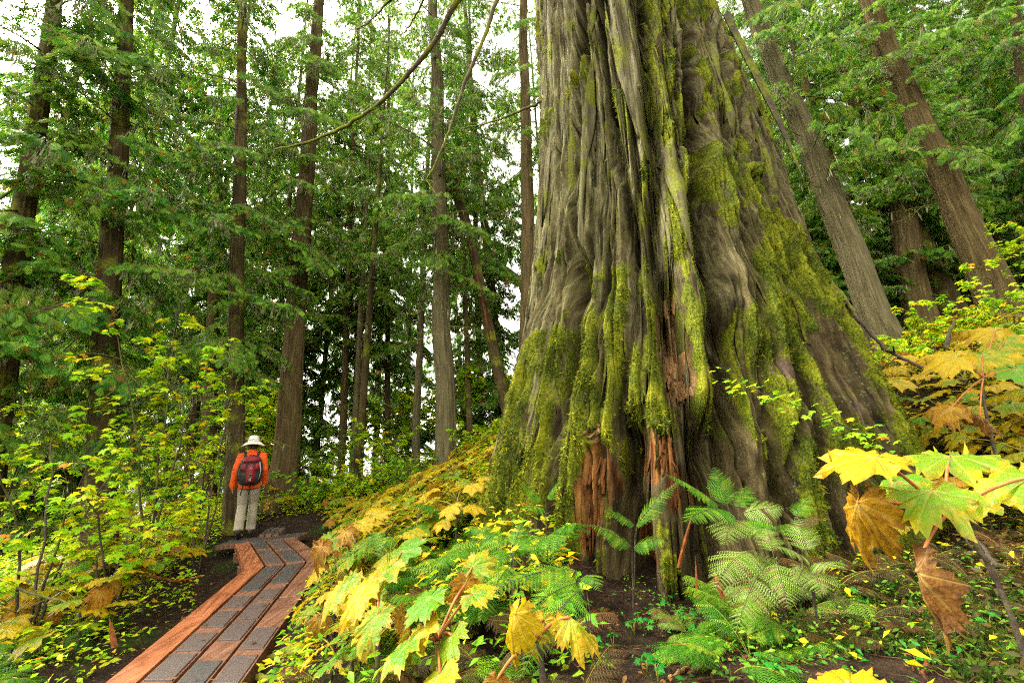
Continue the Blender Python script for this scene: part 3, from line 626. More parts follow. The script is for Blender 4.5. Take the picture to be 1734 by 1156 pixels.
def tcrop(i, y):   # fraction along board i whose middle shows at crop row y
    best, bt = 1e9, 0
    for tt in np.linspace(-.6, 1, 321):
        p = (lerp(B3[i], K3[i], tt) + lerp(B3[i + 1], K3[i + 1], tt)) / 2; e = abs(project(p)[1] - (850 + y / 3.777))
        if e < best: best, bt = e, tt
    return bt
board(run(B3, K3, 0, -.8, tcrop(0, 728) - .004), .085, 'plank', 'plank'); board(run(B3, K3, 0, tcrop(0, 728) + .002, .995), .085, 'plank', 'plank')
for i in (1, 2):
    board(run(B3, K3, i, -.8, tcrop(i, 690) - .003), .07, 'plank_worn', 'plank'); board(run(B3, K3, i, tcrop(i, 690) + .002, .995), .07, 'plank_worn', 'plank')
board(run(B3, K3, 3, -.8, tcrop(3, 605) - .003), .13, 'plank_worn', 'plank'); board(run(B3, K3, 3, tcrop(3, 605) + .002, .995), .13, 'plank_worn', 'plank')
for i, y0, y1, m in [(0, 1400, 1148, 'grit_dark'), (1, 1150, 962, 'grit_brown'), (1, 958, 828, 'grit_brown'), (1, 802, 690, 'grit_brown'), (1, 676, 596, 'grit_brown'), (1, 566, 408, 'grit_dark'), (1, 1400, 1165, 'grit_dark'),
                     (2, 1220, 1008, 'grit_dark'), (2, 888, 752, 'grit_brown'), (2, 752, 645, 'grit_brown'), (2, 632, 552, 'grit_brown'), (2, 522, 392, 'grit_dark'), (3, 1170, 975, 'grit_brown'), (3, 950, 798, 'grit_brown'), (3, 1420, 1190, 'grit_dark')]:
    board(run(B3, K3, i, tcrop(i, y0) + .006, tcrop(i, y1) - .008, .018, .009, .016), .012, m, 'shingle', .001)
# second straight, turned to the left
for i, m in ((0, 'plank'), (1, 'plank_worn'), (2, 'plank_worn'), (3, 'plank_worn')):
    board(run(K3, L3, i, .008, .99), .07 if i else .10, m, 'plank')
for i, t0, t1, m in [(1, .04, .28, 'grit_brown'), (1, .30, .52, 'grit_brown'), (1, .62, .97, 'grit_dark'), (2, .04, .46, 'grit_dark'), (2, .52, .74, 'grit_brown'), (2, .76, .97, 'grit_brown')]:
    board(run(K3, L3, i, t0, t1, .018, .009, .016), .012, m, 'shingle', .001)
# landing board across, and the far run
q0, q1 = deck(*cpx(742, 240)), deck(*cpx(1262, 214)); e0, e1 = deck(*cpx(850, 266)), deck(*cpx(1262, 222))
fw_ = nrm(np.cross([0, 0, 1], nrm(e1 - e0)))
for k, m in ((0, 'grit_dark'), (1, 'grit_dark')):
    a_, b_ = lerp(e0, q0, 0) + fw_ * (k * .3 + .01) - (e1 - e0) * (.28 if k == 0 else .30), e1 + fw_ * (k * .3 + .01)
    board([a_, b_, b_ + fw_ * .285, a_ + fw_ * .285], .07, 'plank_worn', 'plank')
    dx_ = nrm(b_ - a_)
    board(np.array([a_ + dx_ * .02 + fw_ * .01, b_ - dx_ * .02 + fw_ * .01, b_ - dx_ * .02 + fw_ * .275, a_ + dx_ * .02 + fw_ * .275]) + [0, 0, .009], .012, m, 'shingle', .001)
D0 = [deck(*p) for p in [(437, 905), (448, 905), (460, 905), (472, 905)]]; D1 = [deck(*p) for p in [(466, 888), (474, 888), (482, 888), (490, 888)]]
for i in range(3): board(run(D0, D1, i, .02, .7, .01, 0), .06, 'plank_worn', 'plank'); board(run(D0, D1, i, .04, .68, .01, .009, .01), .012, 'grit_dark', 'shingle', .001)
# bearers under the deck
for tt in (-.35, .05, .35, .65, .92):
    a_, b_ = lerp(B3[0], K3[0], tt), lerp(B3[4], K3[4], tt); f_ = nrm(K3[0] - B3[0]) * .07
    board(np.array([a_ - f_, b_ - f_, b_ + f_, a_ + f_]) - [0, 0, .135], .14, 'plank_worn', 'bearer')
for tt in (.4, .9):
    a_, b_ = lerp(K3[0], L3[0], tt), lerp(K3[4], L3[4], tt); f_ = nrm(L3[0] - K3[0]) * .07
    board(np.array([a_ - f_, b_ - f_, b_ + f_, a_ + f_]) - [0, 0, .11], .16, 'plank_worn', 'bearer')

# ------------------------------------------------------------------ the hiker
HP = deck(414, 907); hd = math.radians(27)
hiker_scale = (.94, 1, 1)
hiker = thing('person', 'hiker walking away in orange jacket, pale trousers and wide white sun hat', 'person', HP, hd)
def simple(name, c, rough=.8, spec=.2, bs=40, bst=.4):
    t = NT(name); n = t.noise(t.pos(), bs, 4)
    return t.finish(t.mix(t.rangef(n, .3, .7, 0, .35), c, tuple(x * .6 for x in c)), rough, spec, t.bump(n, bst, .01))
M['orange'] = simple('orange_cloth', (.62, .075, .006), .7, .2, 14, .9); M['khaki'] = simple('khaki_cloth', (.33, .29, .21), .85, .15, 14, .9); M['hatcloth'] = simple('hat_cloth', (.74, .71, .64), .85, .15)
M['skin'] = simple('skin', (.45, .24, .16), .5, .3); M['hair'] = simple('hair', (.05, .03, .02), .5, .3); M['shoe'] = simple('shoe', (.10, .075, .05), .7, .2); M['sole'] = simple('sole', (.025, .022, .02))
M['bag_red'] = simple('bag_red', (.20, .006, .010), .6, .3); M['bag_black'] = simple('bag_black', (.015, .015, .018), .7, .3); M['bag_grey'] = simple('bag_grey', (.35, .35, .34), .5, .3)
def remesh(o, vox, sm=6):
    r = o.modifiers.new('remesh', 'REMESH'); r.mode = 'VOXEL'; r.voxel_size = vox; r.use_smooth_shade = True
    s_ = o.modifiers.new('smooth', 'SMOOTH'); s_.factor = .5; s_.iterations = sm; return o
legs = {'l': [(-.085, 0, .93), (-.095, .06, .50), (-.10, -.10, .13)], 'r': [(.085, 0, .93), (.085, .15, .50), (.075, .20, .11)]}
body = MB()
body.loft([((0, 0, z), a, c) for z, a, c in [(.84, .13, .10), (.95, .155, .11), (1.08, .13, .095), (1.25, .16, .11), (1.38, .17, .10), (1.44, .09, .07), (1.47, .055, .055), (1.52, .052, .055), (1.55, .07, .085), (1.62, .078, .095), (1.69, .07, .088), (1.74, .03, .04)]])
arms = {'l': [(-.18, 0, 1.385), (-.245, -.05, 1.12), (-.275, -.02, .89), (-.276, .0, .81)], 'r': [(.18, 0, 1.385), (.235, -.01, 1.13), (.25, .10, .92), (.248, .13, .84)]}
for k in 'lr':
    body.tube(np.array(legs[k]), [.08, .055, .04], 10); body.tube(np.array(arms[k]), [.05, .04, .028, .03], 10)
    w_ = np.array(arms[k][3]); sx_ = 1 if k == 'r' else -1
    for q in range(4): body.tube([w_ + [0, .025 * (q - 1.5), .01], w_ + [-sx_ * .005, .026 * (q - 1.5) + .01, -.05], w_ + [-sx_ * .018, .024 * (q - 1.5) + .012, -.085 + .008 * abs(q - 1.3)]], [.011, .010, .008], 6)
    body.tube([w_ + [0, .035, .04], w_ + [-sx_ * .02, .06, 0], w_ + [-sx_ * .028, .066, -.03]], [.013, .011, .008], 6)
    a_ = np.array(legs[k][2]); body.tube([a_ + [0, -.04, -.04], a_ + [0, .06, -.06], a_ + [0, .15, -.075]], [.04, .04, .025], 8)
body.tube([(0, .085, 1.60), (0, .112, 1.585), (0, .10, 1.57)], [.012, .017, .012], 6)                    # nose
for sx_ in (-1, 1): body.tube([(sx_ * .078, -.01, 1.63), (sx_ * .092, -.015, 1.61), (sx_ * .08, 0, 1.575)], [.010, .014, .009], 6)   # ears
for sx_ in (-1, 1): body.tube([(sx_ * .03 - .012, .088, 1.625), (sx_ * .03 + .012, .088, 1.625)], [.011, .011], 6)
body.tube([(-.022, .09, 1.545), (0, .094, 1.543), (.022, .09, 1.545)], [.005, .008, .005], 6)
remesh(body.build('body', M['skin'], hiker), .008, 3)
hr = MB(); hr.loft([((0, -.018, z), a, c) for z, a, c in [(1.49, .05, .05), (1.53, .075, .075), (1.60, .086, .092), (1.68, .082, .092), (1.72, .05, .06)]]); hr.build('hair', M['hair'], hiker)
jk = MB()
jk.loft([((0, 0, z), a, c) for z, a, c in [(.80, .195, .145), (.86, .19, .145), (.98, .18, .135), (1.12, .18, .135), (1.26, .20, .14), (1.36, .21, .13), (1.41, .17, .105), (1.46, .085, .08), (1.50, .08, .08)]])
for k in 'lr':
    A_ = np.array(arms[k]); A_[3] = lerp(A_[2], A_[3], .75)
    jk.tube(np.array([lerp(A_[0], A_[0] * [.7, 1, 1], 1), A_[0], lerp(A_[0], A_[1], .5) + [0, -.01, 0], A_[1], lerp(A_[1], A_[2], .5), A_[2], A_[3]]), [.07, .082, .075, .072, .062, .055, .052], 12)
remesh(jk.build('jacket', M['orange'], hiker), .013, 5)
tr = MB(); tr.loft([((0, 0, z), a, c) for z, a, c in [(.80, .15, .12), (.88, .18, .14), (.98, .165, .125)]])
for k in 'lr':
    h_, n_, a_ = [np.array(p) for p in legs[k]]
    tr.tube([h_ + [0, 0, -.02], lerp(h_, n_, .4), n_ + [0, 0, .06], n_, lerp(n_, a_, .5) + [0, -.015, 0], lerp(n_, a_, .85), a_ + [0, -.01, -.03]], [.105, .108, .09, .082, .085, .083, .086], 12)
remesh(tr.build('trousers', M['khaki'], hiker), .012, 4)
for k, tip in (('l', -.45), ('r', .05)):
    a_ = np.array(legs[k][2]); s_ = MB(); c_, s2 = math.cos(tip), math.sin(tip)
    def rot(y, z): return a_ + np.array([0, y * c_ - z * s2, y * s2 + z * c_])
    s_.tube([rot(-.075, -.03), rot(-.05, -.035), rot(.04, -.045), rot(.13, -.06), rot(.19, -.068), rot(.21, -.07)], [.03, .045, .048, .044, .034, .012], 10)
    so = s_.build('shoe', M['shoe'], hiker); b_ = MB()
    b_.tube([rot(-.085, -.075), rot(-.03, -.08), rot(.05, -.085), rot(.13, -.09), rot(.21, -.09)], [.028, .036, .034, .038, .02], 10); b_.build('sole', M['sole'], so)
hat = MB(); hat.loft([((0, 0, z), a, a * 1.12) for z, a in [(1.615, .098), (1.66, .10), (1.71, .094), (1.745, .07), (1.757, .03)]]); ho = hat.build('hat', M['hatcloth'], hiker)
br = MB(); nph = 32; V = []
for r_, dz in [(.092, .012), (.13, .006), (.175, -.022), (.205, -.05), (.205, -.056), (.17, -.03), (.13, -.004), (.092, .002)]:
    for i in range(nph): a_ = i * 2 * math.pi / nph; V.append((r_ * math.cos(a_), r_ * 1.05 * math.sin(a_), 1.62 + dz * (1 + .35 * math.cos(2 * a_))))
br.add(V, [(k * nph + i, k * nph + (i + 1) % nph, ((k + 1) % 8) * nph + (i + 1) % nph, ((k + 1) % 8) * nph + i) for k in range(8) for i in range(nph)]); br.build('brim', M['hatcloth'], ho)
hb_ = MB(); hb_.loft([((0, 0, 1.628), .101, .113), ((0, 0, 1.655), .1025, .1145)]); hb_.build('hat_band', M['hatcloth'], ho)

hiker.scale = hiker_scale
pack = thing('backpack', 'red and black backpack on the back of the hiker', 'backpack', HP, hd); pack.scale = hiker_scale
bd = MB()
for (cz, a, c, y) in [(0, 0, 0, 0)]: pass
bd.loft([((.015, -.215, z), a, c) for z, a, c in [(.865, .11, .06), (.89, .17, .10), (.97, .205, .125), (1.08, .21, .13), (1.19, .20, .125), (1.29, .175, .105), (1.36, .12, .075), (1.39, .05, .03)]])
bo = bd.build('bag_body', M['bag_black'], pack); remesh(bo, .014, 3)
lid = MB(); lid.loft([((.015, -.235, z), a, c) for z, a, c in [(1.255, .15, .112), (1.30, .150, .108), (1.345, .115, .085), (1.375, .06, .045)]]); lid.build('lid', M['bag_red'], pack)
for sx_ in (-1, 1):
    sp_ = MB(); sp_.loft([((.015 + sx_ * .105, -.25 , z), a, c) for z, a, c in [(1.10, .05, .085), (1.16, .062, .092), (1.23, .055, .085)]]); sp_.build('side_panel', M['bag_red'], pack)
pk = MB(); pk.loft([((.025, -.29, z), a, c) for z, a, c in [(.90, .06, .05), (.93, .085, .078), (1.02, .09, .085), (1.12, .085, .08), (1.20, .07, .065), (1.235, .03, .03)]]); po = pk.build('pocket', M['bag_red'], pack)
em = MB(); em.hexa([(.00, -.381, .935), (.045, -.381, .935), (.06, -.384, 1.05), (.01, -.384, 1.05)], .002); em.build('reflector', M['bag_grey'], po)
ml = MB(); ml.tube([(.0, -.372, 1.135), (.02, -.376, 1.15), (.035, -.374, 1.135), (.055, -.37, 1.15)], .006, 5); ml.build('emblem', M['bag_grey'], po)
for x0, x1, z1 in ((-.09, -.12, .70), (.03, .015, .70)):
    s_ = MB(); s_.tube([(x0, -.20, .89), (x0 - .005, -.21, .82), (x1, -.19, z1)], [.012, .010, .010], 6); s_.build('strap', M['bag_black'], pack)
for sx_ in (-1, 1):
    s_ = MB(); s_.tube([(sx_ * .10, -.15, 1.33), (sx_ * .115, -.10, 1.43), (sx_ * .12, .0, 1.455), (sx_ * .13, .12, 1.36), (sx_ * .14, .14, 1.2), (sx_ * .17, .06, 1.0), (sx_ * .16, -.12, .93)], .022, 8); s_.build('shoulder_strap', M['bag_black'], pack)
    s_ = MB(); s_.tube([(sx_ * .16, -.30, 1.25), (sx_ * .19, -.31, 1.1), (sx_ * .17, -.30, .95)], .009, 6); s_.build('side_strap', M['bag_grey' if sx_ > 0 else 'bag_black'], pack)

# ------------------------------------------------------------------ conifers
def leaflets_template():
    """one flat cedar spray along +X, length 1: (vertices, quads)"""
    V, Q = [], []
    def leaf(p, d, L, w):
        d = nrm(d); s = np.array([-d[1], d[0], 0]); p = np.array(p); k = len(V)
        for q in (p - s * w * .3, p + d * L * .45 + s * w, p + d * L, p + d * L * .45 - s * w): V.append([q[0], q[1], -.28 * (q[0] ** 2) - .12 * abs(q[1])])
        Q.append((k, k + 3, k + 2, k + 1))
    leaf((0, 0, 0), (1, 0, 0), 1.0, .03)
    for i, x in enumerate((.08, .20, .32, .44, .56, .68, .80)):
        for s in (1, -1):
            L = (.46, .52, .50, .42, .34, .25, .16)[i]; leaf((x, 0, 0), (.74, s * .67, 0), L, .036)
            if i < 5: leaf((x + .26 * L, s * .25 * L, 0), (1, s * .1, 0), L * .55, .03)
    return np.array(V), np.array(Q)
SPV, SPQ = leaflets_template()
def place_template(V, pos, xd, zd, sc):
    """many copies of a template: arrays (N,3) position, x direction, z direction, (N,) scale"""
    xd = xd / (np.linalg.norm(xd, axis=1, keepdims=True) + 1e-9); y = np.cross(zd, xd); y /= np.linalg.norm(y, axis=1, keepdims=True) + 1e-9; z = np.cross(xd, y)
    return pos[:, None] + sc[:, None, None] * (V[None, :, 0:1] * xd[:, None] + V[None, :, 1:2] * y[:, None] + V[None, :, 2:3] * z[:, None])
def mesh_arrays(name, V, Q, mats, rnd=None, mi=None, smooth=False):
    me = bpy.data.meshes.new(name); me.vertices.add(len(V)); me.vertices.foreach_set('co', np.ascontiguousarray(V, dtype=np.float32).ravel())
    k = Q.shape[1]; me.loops.add(Q.size); me.loops.foreach_set('vertex_index', Q.astype(np.int32).ravel())
    me.polygons.add(len(Q)); me.polygons.foreach_set('loop_start', np.arange(0, Q.size, k, dtype=np.int32))
    for m in mats: me.materials.append(m)
    if mi is not None: me.polygons.foreach_set('material_index', mi.astype(np.int32))
    if rnd is not None: me.attributes.new('rnd', 'FLOAT', 'POINT').data.foreach_set('value', rnd.astype(np.float32))
    me.update(calc_edges=True); me.validate()
    if smooth: me.polygons.foreach_set('use_smooth', np.ones(len(me.polygons), dtype=bool))
    return me
def bough_lib(seed, L=2.4, dens=1.0, lich=.25, sm='spray'):
    rg = np.random.default_rng(seed); b = MB(); tt = np.linspace(0, 1, 9); bend = rg.uniform(-.12, .12)
    dr = rg.uniform(.32, .58)
    ax = lambda q: np.stack([L * q * (1 - .08 * q), bend * L * q * q, L * (.10 * q - dr * q ** 1.8 + .14 * q ** 4)], -1)
    b.tube(ax(tt), np.linspace(.022, .004, 9), 5)
    P, X, Z, Sz = [], [], [], []; lp = []
    n = int(26 * dens)
    for i in range(n):
        q = .10 + .9 * (i + rg.random()) / n; s = 1 if i % 2 else -1; p = ax(np.array(q)); l = L * (.34 * (1 - q) ** .7 + .09) * rg.uniform(.7, 1.2)
        ang = s * math.radians(rg.uniform(38, 70)); d = np.array([math.cos(ang), math.sin(ang), rg.uniform(-.22, .06)])
        u_ = np.linspace(0, 1, 5); dro = rg.uniform(.18, .5); C = p + u_[:, None] * l * d + np.stack([0 * u_, 0 * u_, -dro * l * u_ ** 2], -1)
        b.tube(C, np.linspace(.006, .002, 5), 3, cap=False)
        for k in range(int(2 + l / .062)):
            w = (k + rg.random()) / int(2 + l / .062) * .9 + .1; c = p + w * l * d + np.array([0, 0, -dro * l * w * w]); s2 = 1 if k % 2 else -1
            a2 = ang + s2 * math.radians(rg.uniform(15, 60)); P.append(c); X.append([math.cos(a2), math.sin(a2), rg.uniform(-1.3, -.25)]); Z.append([rg.normal(0, .35), rg.normal(0, .35), 1]); Sz.append(rg.uniform(.12, .26))
        if rg.random() < lich: lp.append(p + rg.uniform(.1, 1) * l * d * .7)
        if rg.random() < lich * .8: lp.append(p)
    P, X, Z, Sz = map(np.array, (P, X, Z, Sz)); N = len(P)
    V = place_template(SPV, P, X, Z, Sz).reshape(-1, 3); Q = (SPQ[None] + (np.arange(N) * len(SPV))[:, None, None]).reshape(-1, 4); rnd = np.repeat(rg.random(N), len(SPV)); mi = np.zeros(len(Q))
    LV, LQ = [], []
    for p in lp:
        for k in range(rg.integers(3, 8)):
            h = rg.uniform(.08, .42); o = p + [rg.normal(0, .05), rg.normal(0, .05), 0]; a = rg.uniform(0, 6.28); w = rg.uniform(.004, .012); s = np.array([math.cos(a), math.sin(a), 0]) * w; m = o + [rg.normal(0, .02), rg.normal(0, .02), -h * .5]; base = len(LV)
            LV += [o - s * .5, o + s * .5, m + s, m - s, m - s, m + s, o + [rg.normal(0, .03), rg.normal(0, .03), -h], o + [0, 0, -h * .96]]; LQ += [(base, base + 1, base + 2, base + 3), (base + 4, base + 5, base + 6, base + 7)]
    if LV:
        Q = np.concatenate([Q, np.array(LQ) + len(V)]); V = np.concatenate([V, np.array(LV)]); rnd = np.r_[rnd, rg.random(len(LV))]; mi = np.r_[mi, np.ones(len(LQ))]
    return b.mesh('bough', [M['branch']]), mesh_arrays('foliage', V, Q, [M[sm], M['lichen']], rnd, mi)
BOUGHS = [bough_lib(100 + i, 2.4, 1.0, .3) for i in range(8)]
BOUGHS_THIN = [bough_lib(200 + i, 2.4, .8, .5, 'spray_light') for i in range(6)]
def dead_lib(seed):
    rg = np.random.default_rng(seed); b = MB(); L = 1.0; q = np.linspace(0, 1, 9); dr = rg.uniform(.05, .45); bd = rg.uniform(-.2, .2)
    ax = lambda q: np.stack([q * L, bd * q * q, .06 * q - dr * q * q + .1 * q ** 4], -1)
    b.tube(ax(q), np.linspace(.013, .003, 9), 5)
    for i in range(rg.integers(5, 13)):
        t_ = rg.uniform(.25, 1); p = ax(np.array(t_)); d = np.array([rg.uniform(.1, .5), rg.choice([-1, 1]) * rg.uniform(.1, .4), rg.uniform(-.35, .05)]) * rg.uniform(.3, .8)
        b.tube([p, p + d * .5 + [0, 0, .02], p + d], [.004, .003, .0012], 3, cap=False)
    LV = MB()
    for i in range(rg.integers(4, 14)):
        p = ax(np.array(rg.uniform(.15, 1))); h = rg.uniform(.04, .3); a = rg.uniform(0, 6.28); s = np.array([math.cos(a), math.sin(a), 0]) * rg.uniform(.004, .012)
        LV.add([p - s * .4, p + s * .4, p + s + [0, 0, -h * .5], p - s + [0, 0, -h * .5], p + [0, 0, -h]], [(0, 1, 2, 3), (3, 2, 4)], 0, rnd=rg.random())
    return b.mesh('dead_branch', [M['branch']]), LV.mesh('hanging_lichen', [M['lichen']], False)
DEADS = [dead_lib(300 + i) for i in range(8)]
def trunk_mesh(name, dia, H, axis, mat, hi=False, flare=.35, seed=0, moss_side=0):
    na, K = (48, 110) if hi else (20, 34); h = np.concatenate([np.linspace(-.5, 2, K // 3, endpoint=False), np.linspace(2, min(H, 12), K // 2, endpoint=False), np.linspace(min(H, 12), H, K - K // 3 - K // 2)]) if H > 4 else np.linspace(-.4, H, K)
    a = np.arange(na) * 2 * math.pi / na; A, Hh = np.meshgrid(a, h)
    r = dia / 2 * np.clip(1 - Hh / H, .04, 1) ** .75
    lob = .5 + .5 * np.cos(A * 5 + seed + .8 * np.sin(A * 2 + seed))
    r = r * (1 + flare * np.exp(-np.clip(Hh, -.3, 99) / (dia * 1.1)) * (.6 + .8 * lob))
    cs, sn = np.cos(A), np.sin(A)
    r = r * (1 + .10 * (fbm(cs * 1.2 + seed, Hh * .3 + sn * 1.2, 7, 3) - .5)) + dia * .07 * (fbm(cs * 9 + seed + Hh * .1, sn * 9 + Hh * .35, 8, 3) - .5) * (2.4 if hi else 1)
    ax = nrm(axis); ax = ax / ax[2]; wig = (fbm(Hh * .25 + seed, Hh * 0, 9, 2) - .5) * dia * .35 * sstep(0, 2, Hh)
    V = np.stack([r * cs + ax[0] * Hh + wig, r * sn + ax[1] * Hh, Hh], -1)
    return V, na, len(h), np.stack([A * dia / 2 * .9, Hh, 0 * Hh], -1), (lambda z: np.array([ax[0] * z, ax[1] * z, z]))
def conifer(label, base, lean, dia, H, h0, n, sc=1.0, mat='bark_brown', dead=(0, 0, 0), hi=False, group=None, lib=None, name='conifer_tree', seed=None, az=None, top=None, cat='tree', flare=.35):
    seed = random.randrange(999) if seed is None else seed
    root = thing(name, label, cat, base, 0, group); V, na, K, bk, ax = trunk_mesh(name, dia, H, lean, mat, hi, flare, seed)
    grid_mesh('trunk', V, na, K, M[mat], root, True, {}, {'bk': bk})
    lib = lib or BOUGHS; top = top or H
    for i in range(n):
        f = (i + .5 * random.random()) / n; z = lerp(h0, top * .97, f); phi = i * 2.4 + uni(-.5, .5) if az is None else uni(*az)
        taper = lerp(1.0, .38, max(0, (z / H - .3) / .7)) * (.75 if f < .06 else 1); w_, fo = random.choice(lib)
        pit = uni(-.6, .12); d = (math.cos(phi) * math.cos(pit), math.sin(phi) * math.cos(pit), math.sin(pit)); s = sc * taper * uni(.75, 1.25)
        bo = obj('bough', w_, root); bo.matrix_local = frame_mat(ax(z), d, (uni(-.15, .15), uni(-.15, .15), 1), (s, s * uni(.85, 1.2), s))
        fo_ = obj('foliage', fo, bo); fo_['kind'] = 'stuff'
    for i in range(dead[2]):
        z = uni(dead[0], dead[1]); phi = uni(0, 6.28) if az is None else uni(*az); w_, li = random.choice(DEADS); pit = uni(-.35, .3); s = uni(.6, 1.7) * sc
        bo = obj('dead_branch', w_, root); bo.matrix_local = frame_mat(ax(z), (math.cos(phi) * math.cos(pit), math.sin(phi) * math.cos(pit), math.sin(pit)), (0, 0, 1), s)
        if random.random() < .75: l_ = obj('hanging_lichen', li, bo); l_['kind'] = 'stuff'
    return root
def px_tree(label, u, v, Y, u2, v2, wpx, H, h0, n, **kw):
    """a tree from two picture points on its axis: its foot and a point higher up, both at distance Y"""
    b = at(u, v, Y); g_ = gz(b[0], b[1]); t_ = at(u2, v2, Y); k = (b - CAM) @ FW
    lean = t_ - b; lean = lean / lean[2]; base = b + lean * (g_ - b[2]); base[2] = gz(base[0], base[1])
    return conifer(label, base, lean, wpx / F * k, H, h0, n, **kw)

# trees one can point to
px_tree('shaggy conifer at the far left whose trunk leans to the right', -20, 800, 6.6, 70, 150, 40, 27, 2.4, 84, sc=.92, lib=BOUGHS + BOUGHS_THIN, mat='bark_dark', dead=(1.2, 3.5, 10), hi=True)
px_tree('dark trunked conifer rising behind the tall vine maple left of the boardwalk', 165, 960, 7.3, 207, 130, 44, 24, 2.3, 92, sc=.88, lib=BOUGHS + BOUGHS_THIN, mat='bark_dark', dead=(1.4, 4.5, 20), hi=True, flare=.5)
px_tree('slim straight conifer right beside the hiker at the boardwalk landing', 394, 905, 8.9, 402, 440, 31, 24, 3.2, 64, sc=.85, lib=BOUGHS + BOUGHS_THIN, mat='bark_dark', dead=(1.5, 5, 10), hi=True, flare=.12)
px_tree('stout leaning conifer with a flared foot just past the hiker', 474, 862, 10.5, 526, 190, 40, 28, 5.4, 70, sc=.9, mat='bark_brown', dead=(3, 8, 16), hi=True, flare=.5, lib=BOUGHS_THIN)
px_tree('brown conifer trunk half hidden behind the hiker\'s tree', 352, 830, 13, 366, 420, 26, 20, 4.5, 30, mat='bark_brown', dead=(2, 6, 8))
px_tree('thin dark conifer trunk in the middle distance beside a pale one', 606, 815, 13, 634, 420, 14, 19, 6, 24, sc=.85, mat='bark_dark', dead=(2, 7, 14), lib=BOUGHS_THIN, flare=.1)
px_tree('thin pale grey trunk standing close behind a dark one', 598, 800, 15, 618, 400, 13, 20, 7, 20, sc=.85, mat='bark_grey', dead=(3, 7, 8), lib=BOUGHS_THIN, flare=.1)
px_tree('slender pale trunk in the gap left of the straight grey cedar', 704, 780, 15, 718, 440, 15, 21, 6, 22, sc=.85, mat='bark_grey', dead=(3, 7, 10), lib=BOUGHS_THIN, flare=.1)
px_tree('straight grey brown cedar in the middle of the picture with dead side branches', 755, 800, 10.5, 737, 60, 36, 29, 5.4, 70, sc=.95, mat='bark_grey', dead=(3.4, 11, 40), hi=True, lib=BOUGHS_THIN, flare=.25)
px_tree('thin dark stem between the grey cedar and the broken snag', 797, 760, 14, 786, 480, 11, 18, 4, 26, sc=.85, mat='bark_dark', dead=(1, 4, 8), flare=.05)
px_tree('mossy conifer trunk half hidden by the left edge of the giant cedar', 893, 640, 10.5, 889, 120, 29, 24, 7.0, 30, sc=.95, mat='bark_brown', dead=(4, 10, 18), hi=True, lib=BOUGHS_THIN)
px_tree('grey fluted cedar nearest the giant tree on the right hand slope', 1500, 575, 8.6, 1352, 205, 46, 21, 3.6, 44, sc=.85, mat='bark_grey', dead=(3, 8, 30), hi=True, lib=BOUGHS_THIN)
px_tree('red brown cedar with a pale stripe leaning at the right side of the slope', 1702, 540, 8.8, 1500, 70, 48, 20, 3.8, 44, sc=.85, mat='bark_brown', dead=(3, 8, 24), hi=True, lib=BOUGHS_THIN)
px_tree('cedar trunk behind and between the two big right hand trunks', 1556, 535, 12.5, 1490, 160, 42, 22, 4.6, 34, sc=1.0, mat='bark_brown', dead=(2, 8, 20), hi=True)
px_tree('dark cedar trunk close beside another in the gap on the right', 1612, 525, 13, 1545, 380, 34, 20, 3.8, 34, sc=1.0, mat='bark_dark', dead=(2, 7, 12))
px_tree('shadowy conifer at the far right edge behind the red brown cedar', 1790, 480, 10.5, 1712, -20, 30, 18, 3.2, 46, sc=1.0, mat='bark_dark', dead=(2, 6, 10))

# the broken snag: a leaning dead trunk with a split running down it
sb = at(866, 730, 11); sb2 = at(778, 308, 11); sv = sb2 - sb; Hs = np.linalg.norm(sv)
snag = thing('snag', 'dead leaning snag with a broken top and a rusty split', 'dead tree', sb + nrm(sv) * -.9)
V, na, K, bk, ax_ = trunk_mesh('snag', .50, Hs + .9, sv, 'bark_grey', True, .1, 3)
hh = (V[..., 2]); V[..., :2] = V[..., :2]; top_r = .62
cx_ = ax_(1.0)[:2]; ctr = hh[..., None] * cx_; V[..., :2] = ctr + (V[..., :2] - ctr) * (top_r / np.clip(1 - hh / (Hs + .9), .04, 1) ** .75 * (1 - .28 * hh / Hs))[..., None].clip(.3, 9)
V[-1, :, 2] += RNG.uniform(-.25, .12, na)
grid_mesh('trunk', V, na, K, M['bark_dark'], snag, True, {}, {'bk': bk})
cb_ = MB(); o_ = np.array(snag.location)
cb_.tube([at(806, 455, 10.72) - o_, at(815, 500, 10.70) - o_, at(824, 545, 10.68) - o_, at(833, 590, 10.66) - o_], [.008, .028, .026, .008], 6); cb_.build('split', M['shard'], snag)
bo = obj('bough', BOUGHS[2][0], snag); bo.matrix_local = frame_mat(sb2 - o_ - [0, 0, .1], (-.6, -.4, .1), (0, 0, 1), .55); f_ = obj('foliage', BOUGHS[2][1], bo); f_['kind'] = 'stuff'

